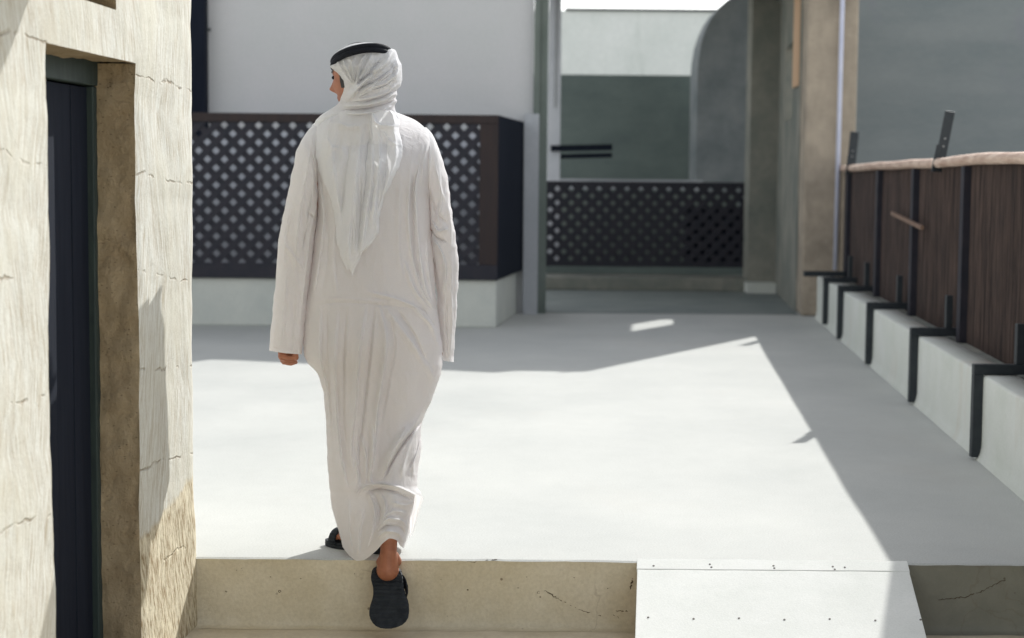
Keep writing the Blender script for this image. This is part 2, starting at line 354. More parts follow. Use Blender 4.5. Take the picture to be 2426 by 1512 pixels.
def wdisp(y, z):
    d = .007 * fnz(y * 1.7, z * 1.7, 0) + .0022 * fnz(y * 9, z * 5, 4) + .0007 * fnz(y * 60 + z * 5, z * 6, 9)
    # blocks of stone: courses bulge a little
    c = (z + .06 * noise.noise((y * 1.3, z * .5, 7))) / .30
    d += .004 * (1 - (2 * (c % 1) - 1) ** 4) * (.5 + .5 * noise.noise((math.floor(c) * 3.1, y * .9, 2)))
    return d
def cornerdy(z): return .018 * noise.noise((3, z * 2.2, 0)) + .010 * noise.noise((3, z * 6, 5)) + .028 * max(0, .55 - z) - .02 * max(0, z - 1.55)
def wpos(y, z, out=0.):
    e = max(0, y - 5.60) / .085                 # rounded far corner
    o_ = wdisp(y, z) + out - .02 * e * e
    yy = y + (cornerdy(z) * min(1, max(0, (y - 5.3) / .35)))
    if D1 - .001 <= y < D1 + .06 and z < 1.63: yy += .006 * noise.noise((z * 5, 1, 1)) * (1 - (y - D1) / .06)
    if abs(y - D0) < .001 and z < 1.63: yy += .006 * noise.noise((z * 5, 8, 1)) + .012 * max(0, .6 - z) - .005
    if abs(y - D1) < .02 and z < 1.63: o_ -= .004
    return (XW(yy) + nrm.x * o_, yy + nrm.y * o_, z)
V = [wpos(y, z) for z in zg for y in ys]; Fc = []
nu = len(ys)
for j in range(len(zg) - 1):
    for i in range(nu - 1):
        yc = (ys[i] + ys[i + 1]) / 2; zc = (zg[j] + zg[j + 1]) / 2
        if D0 < yc < D1 and zc < 1.622: continue
        if NI0 < yc < NI1 and NIZ < zc < 2.25: continue
        Fc.append((j * nu + i, j * nu + i + 1, (j + 1) * nu + i + 1, (j + 1) * nu + i))
# end wall facing away from the camera + top + back
b0 = len(V)
for z in zg:
    p = wpos(ys[-1], z); V.append((p[0] - 2.2, p[1] + .18, z))
for j in range(len(zg) - 1):
    Fc.append((j * nu + nu - 1, b0 + j, b0 + j + 1, (j + 1) * nu + nu - 1))
b1 = len(V); V += [(XW(1.2) - 2.2, 1.2, -.24), (XW(1.2) - 2.2, 1.2, 3.55)]
k1 = (len(zg) - 1) * nu
Fc += [(b0, b1, b1 + 1, b0 + len(zg) - 1), (k1, k1 + nu - 1, b0 + len(zg) - 1, b1 + 1), (0, k1, b1 + 1, b1)]
wall = obj('wall', (V, Fc), M['leftwall'], bld, smooth=True)
RD = .125                                    # depth of the reveal
def reveal(edge, n2, back, flip=False, rough=.010):
    """edge: list of (y,z) along the opening's outline; a strip from there inward"""
    vv = []; L = len(edge)
    for k in range(n2):
        t = k / (n2 - 1)
        for (y, z, dy, dz) in edge:
            p = Vector(wpos(y, z))
            q = p - nrm * (back + wdisp(y, z)) * t
            r = rough * fnz(q.x * 14 + 3, q.y * 14, q.z * 11, 5) * (1 if 0 < k else 0) + .012 * fnz(q.x * 3, q.y * 3 + 5, q.z * 3) * t
            vv.append((q.x, q.y + dy * r, q.z + dz * r))
    f = gridf(L, n2)
    return vv, ([q[::-1] for q in f] if flip else f)
zz = [z for z in zg if z <= 1.6221]; yy_ = [y for y in ys if D0 - .001 <= y <= D1 + .001]
mb = MB()
mb.add(*reveal([(D1, z, -1, 0) for z in zz], 12, RD)); mb.add(*reveal([(D0, z, 1, 0) for z in zz], 6, RD, True))
obj('door_jamb', mb.vf, M['jamb'], bld, smooth=True)
mb = MB().add(*reveal([(y, 1.622, 0, -1) for y in yy_], 8, RD, True, .003))
obj('lintel_soffit', mb.vf, M['jamb'], bld, smooth=True)
zz2 = [z for z in zg if NIZ - .001 <= z <= 2.251]; yy2 = [y for y in ys if NI0 - .0 <= y <= NI1 + .0]
mb = MB(); mb.add(*reveal([(min(ys, key=lambda q: abs(q - NI1)), z, -1, 0) for z in zz2], 6, .3))
ya = min(ys, key=lambda q: abs(q - NI0)); mb.add(*reveal([(ya, z, 1, 0) for z in zz2], 6, .3, True))
mb.add(*reveal([(y, NIZ, 0, 1) for y in yy2], 6, .3))
pq = [Vector((XW(y), y, z)) - nrm * .31 for y, z in ((4.2, NIZ - .1), (5.1, NIZ - .1), (5.1, 2.4), (4.2, 2.4))]
mb.add(pq, [(0, 1, 2, 3)])
obj('window_recess', mb.vf, M['jamb'], bld, smooth=False)
# door frame and leaf
def wp(y, z, out): return Vector((XW(y), y, z)) + nrm * out
def wbox(y0, y1, z0, z1, o0, o1):
    v = [wp(y, z, o) for z in (z0, z1) for (y, o) in ((y0, o0), (y0, o1), (y1, o1), (y1, o0))]
    return v, [(3, 2, 1, 0), (4, 5, 6, 7), (0, 1, 5, 4), (1, 2, 6, 5), (2, 3, 7, 6), (3, 0, 4, 7)]
mb = MB(); mb.add(*wbox(D0 - .05, D1 + .05, 1.555, 1.66, -RD - .06, -RD + .004)); mb.add(*wbox(D1 - .028, D1 + .05, -.22, 1.553, -RD - .06, -RD + .002)); mb.add(*wbox(D0 - .05, D0 + .028, -.22, 1.553, -RD - .06, -RD + .002))
bev(obj('door_frame', mb.vf, M['frame'], bld), .004)
mb = MB()
for i in range(5):
    a = D0 + .031 + i * .138; mb.add(*wbox(a, a + .1375, -.215, 1.55, -RD - .055, -RD - .018 - .002 * (i % 2)))
door = bev(obj('door', mb.vf, M['navy'], bld), .003)
obj('latch', wbox(D0 + .05, D0 + .085, 1.13, 1.16, -RD - .017, -RD + .004), M['frame'], door)
obj('bolt_bar', wbox(D0 + .05, D0 + .06, .72, 1.10, -RD - .017, -RD - .010), M['frame'], door)
# unseen, added sloping canopy above the frame that shades the upper left of the wall
mb = MB(); v = []
for (y, o_, z) in ((1.2, -.02, 2.47), (4.90, -.02, 2.47), (4.90, .52, 2.12), (1.2, .52, 2.12)): v.append(wp(y, z, o_)); 
v += [p + Vector((0, 0, .07)) for p in v]
mb.add(v, [(0, 1, 2, 3)[::-1], (4, 5, 6, 7), (0, 1, 5, 4), (1, 2, 6, 5), (2, 3, 7, 6), (3, 0, 4, 7)])
obj('shade_canopy', mb.vf, M['brownwood'], bld)

# ------------------------------------------------------------------ ramp
TL, TR = G(1512, 1337), G(2152, 1340)
rp = thing('ramp', 'off-white painted board ramp with small screw heads leading down from the courtyard edge', 'ramp', ((TL.x + TR.x) / 2, 5.3, -.232))
RS = math.tan(math.radians(17)); Lr = .225 / RS
def rpt(x, d, up=0): return (x - AX * d, 5.642 - d, .004 - RS * d + up)
mb = MB()
def plate(x0, x1, d0, d1, t, up=0, n=14):
    v = []
    for k in range(n + 1):
        x = x0 + (x1 - x0) * k / n
        v += [rpt(x, d0 + .0015 * math.sin(k * 2.1), up), rpt(x, d1, up)]
    top = len(v)
    for k in range(n + 1):
        x = x0 + (x1 - x0) * k / n
        v += [rpt(x, d0, up - t), rpt(x, d1, up - t)]
    f = []
    for k in range(n):
        a = 2 * k; f += [(a, a + 1, a + 3, a + 2), (top + a + 2, top + a + 3, top + a + 1, top + a), (a, a + 2, top + a + 2, top + a), (a + 1, top + a + 1, top + a + 3, a + 3)]
    f += [(0, top, top + 1, 1), (2 * n, 2 * n + 1, top + 2 * n + 1, top + 2 * n)]
    return v, f
mb.add(*plate(TL.x, TR.x, .055, Lr, .018))
board = bev(obj('board', mb.vf, M['ramp'], rp), .002)
mb = MB().add(*plate(TL.x - .002, TR.x + .002, -.012, .0545, .012, .0012))
bev(obj('top_strip', mb.vf, M['ramp'], rp), .002)
mb = MB()
for x in (TL.x + .03, TL.x + .32, TR.x - .3, TR.x - .05):   # bearers below
    v = [rpt(x - .02, .01, -.019), rpt(x + .02, .01, -.019), rpt(x + .02, Lr - .03, -.019), rpt(x - .02, Lr - .03, -.019)]
    v += [(p[0], p[1], -.23) for p in v]
    mb.add(v, [(0, 1, 2, 3)[::-1], (4, 5, 6, 7), (0, 1, 5, 4), (1, 2, 6, 5), (2, 3, 7, 6), (3, 0, 4, 7)])
obj('bearer', mb.vf, M['ply'], rp)
mb = MB()
for x, d in [(TL.x + .055, .035), (TL.x + .245, .022), (TL.x + .25, .04), (TL.x + .46, .028), (TL.x + .462, .043), (TL.x + .66, .03), (TL.x + .665, .047), (TL.x + .70, .034)] + [(TL.x + .04 + i * .145, .345 + .006 * (i % 2)) for i in range(7)]:
    c = rpt(x, d, .0018 if d < .05 else .001); obj('screw', MB().cyl(c, (0, -RS, 1), .0036, .0018, 10).vf, M['screw'], rp)

# ------------------------------------------------------------------ bench on the right
def XB(Y): return 1.535 + AX * Y
def XF(Y): return 1.700 + .088 * Y
BY0, BY1 = 5.66, 16.0
bn = thing('masonry_bench', 'long white rendered bench with dark steel frames running along the right side', 'bench', (XB(11), 11, 0))
v = []; ny = 90
prof = [(-.02, -.02), (-.02, .0), (-.006, .03), (0, .07), (0, .385), (.004, .396), (.014, .400), (.155, .400), (.155, -.02)]
for (dx, z) in prof:
    for i in range(ny):
        y = BY0 + (BY1 - BY0) * i / (ny - 1); v.append((XB(y) + dx + .003 * fnz(y * 2, z * 4, 3) + .0, y, z + (.0015 * fnz(y * 2, 3, z) if z > .3 else 0)))
f = [q[::-1] for q in gridf(ny, len(prof))]; f.append(tuple(k * ny for k in range(len(prof))))
obj('seat', (v, f), M['bench'], bn, smooth=True)
mb = MB()
mb.add([(XB(BY0) + .157, BY0, .0), (XB(BY0) + .30, BY0, 0), (XB(BY1) + .30, BY1, 0), (XB(BY1) + .157, BY1, 0), (XB(BY0) + .157, BY0, .385), (XB(BY0) + .30, BY0, .385), (XB(BY1) + .30, BY1, .385), (XB(BY1) + .157, BY1, .385)],
       [(0, 3, 2, 1), (4, 5, 6, 7), (0, 1, 5, 4), (1, 2, 6, 5), (2, 3, 7, 6), (3, 0, 4, 7)])
obj('rear_kerb', mb.vf, M['sidewall'], bn)
LEGS = [5.9, 7.84, 9.80, 11.85, 13.75, 14.95]
for y in LEGS:
    mb = MB(); x = XB(y); t = .047
    mb.box((x - t, y - t / 2, .012 if y != 14.95 else .03), (x - .002, y + t / 2, .4025))
    mb.box((x - t, y - t / 2, .4025), (XF(y) + .06, y + t / 2, .4025 + t)); mb.box((XF(y) - .04, y - t / 2 + .002, .4025 + t + .0005), (XF(y) - .002, y + t / 2 - .002, .64))
    bev(obj('frame', mb.vf, M['steel'], bn), .003)
mb = MB().box((XB(15.6) - .17, 15.55, .42), (XF(15.6), 15.62, .47)); obj('end_bar', mb.vf, M['steel'], bn)

# ------------------------------------------------------------------ reed fence behind the bench
fc = thing('reed_fence', 'brown reed screen fence with a pale timber handrail behind the white bench', 'fence', (XF(11), 11, .38))
v = []; FY0, FY1 = 3.4, 16.2; n = 1400
for z in (.36, 1.412):
    for i in range(n):
        y = FY0 + (FY1 - FY0) * i / (n - 1)
        if y > 7.3 or True: v.append((XF(y) + .045 + .006 * math.sin(i * 1.57) + .004 * noise.noise((y * 9, 1, 0)), y, z if z > 1 or y > 5.66 else -.2))
obj('reed_panel', (v, gridf(n, 2)), M['reed'], fc, smooth=False)
mb = MB(); pts = []; rr = []
for i in range(120):
    y = FY0 + (FY1 - FY0) * i / 119; pts.append((XF(y) + .02 + .008 * noise.noise((y * .8, 2, 0)), y, 1.418 + .010 * noise.noise((y * .7, 0, 4)))); rr.append(.031 + .003 * noise.noise((y * 1.5, 7, 0)))
mb.tube(pts, rr, 14)
obj('handrail', mb.vf, M['hand'], fc, smooth=True)
for y in (5.4, 9.58, 11.5, 13.4, 15.6):
    mb = MB().box((XF(y) - .005, y - .035, .385), (XF(y) + .043, y + .035, 1.385)); bev(obj('post', mb.vf, M['lattice'], fc), .004)
def plateup(px0, px1, y0, y1, Y, W_):       # leaning plate with two bolts
    mb = MB(); a = Vector((xof(px0, Y), Y, 1.36)); b = Vector((xof(px1, Y), Y, zof(px1, y1, Y)))
    mb.bar(a, b, W_, .012, (0, 1, 0)); mb.bar(a + Vector((-.03, -.004, .0)), a + (b - a) * .45 + Vector((-.028, -.004, 0)), .03, .02, (0, 1, 0))
    o = bev(obj('rail_bracket', mb.vf, M['steel'], fc), .003)
    for t in (.42, .55):
        c = a + (b - a) * t; obj('bolt', MB().cyl(c + Vector((0, -.009, 0)), (0, 1, 0), .006, .006, 10).vf, M['metal'], o)
plateup(2222, 2246, 372, 264, 10.58, .062)
plateup(2014, 2022, 380, 312, 15.55, .08)
a = Vector((XF(12.4) - .012, 12.4, zof(2090, 505, 12.4))); b = Vector((XF(10.95) - .012, 10.95, zof(2195, 540, 10.95)))
obj('loose_slat', MB().bar(a, b, .02, .026).vf, M['slat'], fc)

# ------------------------------------------------------------------ lattice helper
def lattice(x0, x1, z0, z1, Y, pitch, sw, th=.012, slope=0.):
    """two layers of crossing diagonal strips clipped to a rectangle"""
    mb = MB(); W = x1 - x0; Hh = z1 - z0; hw = sw / 2
    for lay, s in ((0, 1), (1, -1)):
        yy = Y + lay * (th + .001); k = -int(Hh / pitch) - 2
        while k * pitch < W + Hh + pitch:
            # line x = c + s*z, half band hw*sqrt2 in x
            c = k * pitch + (pitch * .25 if s > 0 else -pitch * .25); e = hw * math.sqrt(2)
            if s < 0: c = c + 0
            poly = [(c - e, 0), (c + e, 0), (c + e + s * Hh, Hh), (c - e + s * Hh, Hh)]
            if s < 0: pass
            # clip to 0..W
            def clip(p, xx, keep):
                out = []
                for i in range(len(p)):
                    a, b = p[i - 1], p[i]; ia, ib = keep(a[0]), keep(b[0])
                    if ia != ib: t = (xx - a[0]) / (b[0] - a[0]); out.append((xx, a[1] + t * (b[1] - a[1])))
                    if ib: out.append(b)
                return out
            p = clip(poly, 0, lambda q: q >= 0)
            if p: p = clip(p, W, lambda q: q <= W)
            if len(p) >= 3:
                n = len(p)
                vv = [(x0 + a, yy, z0 + b + slope * a) for a, b in p] + [(x0 + a, yy + th, z0 + b + slope * a) for a, b in p]
                ar = sum(p[i][0] * p[(i + 1) % n][1] - p[(i + 1) % n][0] * p[i][1] for i in range(n))
                f = [tuple(range(n)), tuple(range(n, 2 * n))[::-1]] + [(i, n + i, n + (i + 1) % n, (i + 1) % n) for i in range(n)]
                if ar < 0: f = [q[::-1] for q in f]
                mb.add(vv, f)
            k += 1
    return mb.vf

# ------------------------------------------------------------------ lattice balcony + plinth + white wall
YB, YK = 14.62, 16.28
xr = xof(1180, YB); zb0 = zof(1180, 664, YB); zb1 = zof(1175, 273, YB)
pl = thing('rendered_plinth', 'low pale grey rendered plinth under the large dark lattice screen', 'plinth', (-1.8, YB + .8, 0))
mb = MB().prism([(-6, YB + .03), (xof(1178, YB + .03), YB + .03), (xof(1178, YB) + .085 * 1.6 + .05, YK), (-6, YK)], 0, zb0 - .004)
bev(obj('block', mb.vf, M['plinth'], pl), .01)
sc_ = thing('lattice_enclosure', 'large dark wooden lattice enclosure standing on the pale plinth below the white wall', 'screen', (-1.8, YB, zb0))
xl = -5.0
obj('lattice', lattice(xl, xof(1140, YB), zb0 + .10, zb1 - .05, YB, .1475, .056), M['lattice'], sc_)
mb = MB().box((xl, YB - .015, zb1 - .075), (xr, YB + .05, zb1)); bev(obj('top_rail', mb.vf, M['brownwood'], sc_), .004)
mb = MB().box((xl, YB - .015, zb0), (xr, YB + .05, zb0 + .13)); bev(obj('bottom_rail', mb.vf, M['lattice'], sc_), .004)
mb = MB().box((xof(1136, YB), YB - .012, zb0 + .131), (xr, YB + .05, zb1 - .076)); bev(obj('corner_board', mb.vf, M['brownwood'], sc_), .004)
ip = [(xl, YB + .12, zb0 + .02), (xr - .06, YB + .12, zb0 + .02), (xr + .02, YK - .1, zb1 - .12), (xl, YK - .1, zb1 - .12)]; ip += [(x, y + .02, z - .03) for x, y, z in ip]
obj('dimming_panel', (ip, [(0, 1, 2, 3), (7, 6, 5, 4), (0, 4, 5, 1), (1, 5, 6, 2), (2, 6, 7, 3), (3, 7, 4, 0)]), M['post'], sc_)  # added slanted panel that dims the lower lattice holes
zr1 = zof(1240, 298, YK - .03)
mb = MB(); xs1 = xof(1240, YK - .03); z0s = zof(1235, 652, YK - .03)
v = [(xr + .002, YB + .0, zb0), (xs1, YK - .03, zb0), (xs1, YK - .03, zb1), (xr + .002, YB, zb1)]; v = v + [(x - .03, y, z) for x, y, z in v]
mb.add(v, [(0, 1, 2, 3), (4, 5, 6, 7)[::-1], (0, 4, 5, 1), (1, 5, 6, 2), (2, 6, 7, 3), (3, 7, 4, 0)])
bev(obj('side_panel', mb.vf, M['navy'], sc_), .004)
ww = thing('white_wall', 'tall smooth grey-white wall rising behind the man and the lattice enclosure', 'wall', (-3, YK, 0))
obj('wall', MB().box((-9, YK, 0), (xof(1262, YK), YK + .35, 3.95)).vf, M['whitewall'], ww)
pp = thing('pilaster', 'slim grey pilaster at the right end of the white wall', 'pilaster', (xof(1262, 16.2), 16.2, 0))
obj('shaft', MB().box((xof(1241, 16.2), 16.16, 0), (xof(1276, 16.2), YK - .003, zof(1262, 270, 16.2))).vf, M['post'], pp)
obj('shadow_strip', MB().box((xof(1263, 16.2), 16.20, zof(1262, 270, 16.2) + .002), (xof(1276, 16.2), YK - .003, 3.9)).vf, M['postdark'], pp)  # dark strip painting in the soft contact shadow beside the wall
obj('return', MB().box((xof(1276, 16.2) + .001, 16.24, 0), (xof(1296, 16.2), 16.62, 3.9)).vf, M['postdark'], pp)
ds = thing('timber_post', 'dark timber upright on the white wall beside the corner of the stone building', 'post', (xof(470, 16.1), 16.1, zb1))
obj('upright', MB().box((xof(440, 16.1), 16.1, zb1 - .3), (xof(487, 16.1), YK - .002, 3.9)).vf, M['navy'], ds)
obj('hook', MB().box((xof(487, 16.1) + .001, 16.18, zof(490, 72, 16.1)), (xof(497, 16.1), 16.2, zof(490, 65, 16.1))).vf, M['steel'], ds)

# ------------------------------------------------------------------ passage: low step, lattice railing, far walls
YS, YL = 19.75, 20.55
st = thing('low_step', 'low dark grey-green kerb step across the passage below the lattice railing', 'step', (1.6, YS, 0))
wx19, YP19 = 1.42 + .0837 * 19.42, 19.752
xpl, xpr = xof(1262, YS) + .02, 1.42 + .0837 * YS
bev(obj('tread', MB().box((xpl, YS, 0), (xpr - .3, YL + .5, zof(1500, 658, YS))).vf, M['sidewall'], st), .02, 3)
obj('white_end', MB().box((xof(1778, 19.4), 19.42, 0), (wx19 - .003, YP19, zof(1800, 672, 19.4))).vf, M['plinth'], st, label='pale end block beside the pillar')
lr = thing('lattice_railing', 'dark diamond lattice railing closing the passage at the back', 'railing', (1.6, YL, .17))
x0, x1 = xof(1288, YL), xof(1775, YL); z0, z1 = zof(1530, 632, YL), zof(1530, 431, YL)
obj('lattice', lattice(x0, x1, z0 + .05, z1 - .05, YL, .169, .068), M['lattice'], lr)
obj('top_rail', MB().box((x0, YL - .012, z1 - .055), (x1, YL + .04, z1)).vf, M['lattice'], lr)
obj('bottom_rail', MB().box((x0, YL - .012, z0), (x1, YL + .04, z0 + .055)).vf, M['lattice'], lr)
obj('backing_board', MB().box((xof(1628, YL), YL + .05, z0 + .0), (x1, YL + .08, zof(1700, 492, YL))).vf, M['navy'], lr)
obj('backing_board_long', MB().box((x0, YL + .95, .1), (x1, YL + .99, z1 - .12)).vf, M['postdark'], lr).name = 'backing_board'
lw = thing('low_wall', 'low green-grey wall carrying the lattice railing across the passage', 'wall', (1.6, YL, 0))
obj('wall', MB().box((x0 - .05, YL - .02, zof(1500, 658, YS) + .002), (x1, YL + .12, z0 - .002)).vf, M['darkgreen'], lw)
ja = thing('door_jamb', 'pale painted jamb with a dark groove left of the passage opening', 'jamb', (xof(1310, 20.8), 20.8, z0))
obj('board', MB().box((xof(1297, 20.8), 20.78, .2), (xof(1326, 20.8), 21.0, 4.3)).vf, M['jambwhite'], ja)
obj('groove', MB().box((xof(1309, 20.8), 20.765, zof(1310, 255, 20.8)), (xof(1315, 20.8), 20.779, 4.3)).vf, M['post'], ja)
br = thing('wall_bars', 'pair of dark horizontal bars reaching out from the pale jamb', 'bars', (xof(1380, 20.5), 20.7, 1.6))
mb = MB(); mb.bar(P(1305, 352, 20.7), P(1450, 349, 20.75), .05, .075); obj('bar', mb.vf, M['navy'], br)
mb = MB(); mb.bar(P(1328, 371, 20.9), P(1450, 368, 20.8), .05, .055); obj('bar', mb.vf, M['navy'], br)
YD = 24.2
dw = thing('shaded_wall', 'dark grey-green boundary wall in shade behind the passage', 'wall', (2, YD, 0))
obj('wall', MB().box((xof(1200, YD), YD, 0), (xof(1760, YD), YD + .3, zof(1480, 178, YD))).vf, M['darkgreen'], dw)
obj('ledge', MB().box((x0, YL + 1.0, z1 - .1), (xof(1665, YL + 1), YL + 1.35, z1 + .03)).vf, M['post'], dw)
YP = 30.
pw = thing('pale_wall', 'pale concrete wall under the sky at the back', 'wall', (3, YP, 0))
zt = zof(1500, 27, YP)
obj('wall', MB().box((xof(1250, YP), YP, 0), (xof(1860, YP), YP + .3, zt)).vf, M['paleconcrete'], pw)
obj('coping', MB().box((xof(1335, YP), YP - .05, zt + .001), (xof(1860, YP), YP + .35, zt + .045)).vf, M['steel'], pw)
# rounded wall
YR = 22.8
rw = thing('rounded_wall', 'grey rendered wall end with a rounded shoulder at the right of the passage', 'wall', (xof(1750, YR), YR, 0))
pf = [(1648, 700), (1648, 180), (1650, 140), (1655, 105), (1664, 75), (1676, 48), (1692, 24), (1712, 3), (1735, -14), (1765, -27)]
pf = [(xof(x, YR), zof(x, y, YR) if y < 650 else 0.) for x, y in pf] + [(6.8, zof(1765, -30, YR)), (6.8, 0)]
n = len(pf); v = [(x, YR, z) for x, z in pf] + [(x, YR + .9, z) for x, z in pf]
obj('wall', (v, [tuple(range(n))[::-1], tuple(range(n, 2 * n))] + [(i, (i + 1) % n, n + (i + 1) % n, n + i)[::-1] for i in range(n)][::1]), M['greycurve'], rw)
obj('sun_blocker', MB().box((3.9, YR + .02, zof(1765, -30, YR) + .002), (6.8, YR + .88, 5.4)).vf, M['greycurve'], rw)  # unseen block added to keep the sun off the passage
# ------------------------------------------------------------------ pillar building on the right
XP0, XP1, YP0, YP1 = 2.784, xof(2025, 16.22), 16.24, 19.755
ph = 3.72
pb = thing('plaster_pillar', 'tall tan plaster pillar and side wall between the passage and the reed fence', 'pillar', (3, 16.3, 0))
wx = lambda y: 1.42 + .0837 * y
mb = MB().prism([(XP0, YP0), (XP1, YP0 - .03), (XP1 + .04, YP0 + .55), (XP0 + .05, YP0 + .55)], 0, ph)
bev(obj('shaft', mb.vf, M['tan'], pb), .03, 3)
OY0, OY1, OZ0, OZ1 = 17.75, 18.75, 1.95, 2.75  # opening added and sized to throw a sun patch on the floor
mb = MB(); T = .14
def sw(y0, y1, z0, z1): mb.prism([(wx(y0), y0), (wx(y0) + T, y0), (wx(y1) + T, y1), (wx(y1), y1)], z0, z1)
ya = YP0 + .552; sw(ya, OY0, 0, 3.9); sw(OY1, YP1, 0, 3.9); sw(OY0 + .001, OY1 - .001, 0, OZ0); sw(OY0 + .001, OY1 - .001, OZ1, 3.9)
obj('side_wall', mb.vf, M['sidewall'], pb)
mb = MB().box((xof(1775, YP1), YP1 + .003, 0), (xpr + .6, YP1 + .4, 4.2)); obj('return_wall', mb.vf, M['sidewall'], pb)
y1_ = 16.95; mb = MB().prism([(wx(y1_) - .012, y1_), (wx(y1_) - .012 + .04, y1_ + .48), (wx(y1_) + .01, y1_ + .48), (wx(y1_), y1_)], zof(1875, 205, 17.1), 3.9)  # narrow plain tan strip on the side wall
obj('tan_strip', mb.vf, M['tanstrip'], pb)
mb = MB().tube([(xof(1986, 16.1), 16.15, zof(1985, 640, 16.15)), (xof(1986, 16.1) + .01, 16.15, 3.7)], .022, 10); obj('downpipe', mb.vf, M['pipe'], pb, smooth=True)
# unseen, added beam across the passage (above the picture), its shadow is the far edge of the sunlit floor
bm_ = thing('shade_slab', 'unseen slab added above the picture to shade the passage and the far floor', 'shade_blocker', (1.6, 17.5, 3.5))
mb = MB().prism([(-.2, 17.15), (.9, 16.95), (2.76, 16.32), (3.35, 16.8), (3.4, 20.2), (-.2, 20.2)], 3.52, 3.86).prism([(-.2, 20.21), (3.4, 20.21), (3.4, 22.7), (-.2, 22.7)], 3.80, 4.1); obj('slab', mb.vf, M['greycurve'], bm_)
bw = thing('back_wall', 'blue-grey rendered wall in shade behind the reed fence', 'wall', (7, 22, 0))
obj('wall', MB().box((3.95, 21.8, 0), (14, 22.1, 3.95)).vf, M['backwall'], bw)
# surroundings out of the picture that bounce light back
lb = thing('near_wall', 'white building face on the far left of the court, out of the picture', 'wall', (-9, 10, 0))
obj('wall', MB().box((-9.3, 6.5, 0), (-9, 16.2, 3.6)).vf, M['whitewall'], lb)

# ================================================================== THE MAN
def curve(tab):
    ks = sorted(tab); a = np.array(ks, float); b = np.array([tab[k] for k in ks], float)
    # smooth (pchip-like) interpolation
    h = np.diff(a); dl = np.diff(b) / h; m_ = np.zeros(len(a)); m_[0] = dl[0]; m_[-1] = dl[-1]
    for i in range(1, len(a) - 1):
        m_[i] = 0 if dl[i - 1] * dl[i] <= 0 else 2 * dl[i - 1] * dl[i] / (dl[i - 1] + dl[i])
    def fn(x):
        x = np.clip(np.asarray(x, float), a[0], a[-1]); i = np.clip(np.searchsorted(a, x, side='right') - 1, 0, len(a) - 2)
        t = (x - a[i]) / h[i]
        return ((2 * t ** 3 - 3 * t ** 2 + 1) * b[i] + (t ** 3 - 2 * t ** 2 + t) * h[i] * m_[i] + (-2 * t ** 3 + 3 * t ** 2) * b[i + 1] + (t ** 3 - t ** 2) * h[i] * m_[i + 1])
    return fn
def foldsum(x, y, folds):
    D = np.zeros_like(x)
    for pts, wd, amp in folds:
        p = np.array(pts, float)
        # resample smooth
        t = np.arange(len(p)); tt = np.linspace(0, len(p) - 1, (len(p) - 1) * 6 + 1)
        px = curve(dict(zip(t, p[:, 0])))(tt); py = curve(dict(zip(t, p[:, 1])))(tt)
        best = np.full(x.shape, 1e9); bt = np.zeros_like(x); sgn = np.zeros_like(x)
        L = len(px) - 1
        m_ = (x > px.min() - 4 * wd) & (x < px.max() + 4 * wd) & (y > py.min() - 4 * wd) & (y < py.max() + 4 * wd)
        if not m_.any(): continue
        xx, yy = x[m_], y[m_]; be = np.full(xx.shape, 1e9); bb = np.zeros_like(xx); sg_ = np.zeros_like(xx)
        for i in range(L):
            dx, dy = px[i + 1] - px[i], py[i + 1] - py[i]; l2 = dx * dx + dy * dy + 1e-9
            q = np.clip(((xx - px[i]) * dx + (yy - py[i]) * dy) / l2, 0, 1)
            ex, ey = xx - px[i] - q * dx, yy - py[i] - q * dy; d = np.hypot(ex, ey)
            k = d < be; be[k] = d[k]; bb[k] = (i + q[k]) / L; sg_[k] = np.sign(ex[k] * dy - ey[k] * dx)
        taper = np.clip(np.minimum(bb, 1 - bb) * 5 + .12, 0, 1)
        # one side of a fold is steeper than the other
        ww = np.where(sg_ > 0, wd * .36, wd * .95)
        D[m_] += amp * taper * np.exp(-(be / ww) ** 2)
    return D
def vnoise(x, y, sx, sy, seed, oct=3):
    """smooth value noise, numpy"""
    rs = np.random.RandomState(seed); T = rs.rand(64, 64) * 2 - 1; out = np.zeros_like(x); a = 1.
    X = x / sx; Y_ = y / sy
    for o_ in range(oct):
        i = np.floor(X).astype(int); j = np.floor(Y_).astype(int); u = X - i; v = Y_ - j; u = u * u * (3 - 2 * u); v = v * v * (3 - 2 * v)
        g = lambda a_, b_: T[a_ % 64, b_ % 64]
        out += a * ((g(i, j) * (1 - u) + g(i + 1, j) * u) * (1 - v) + (g(i, j + 1) * (1 - u) + g(i + 1, j + 1) * u) * v)
        X = X * 2.03 + 7; Y_ = Y_ * 2.03 + 3; a *= .5
    return out
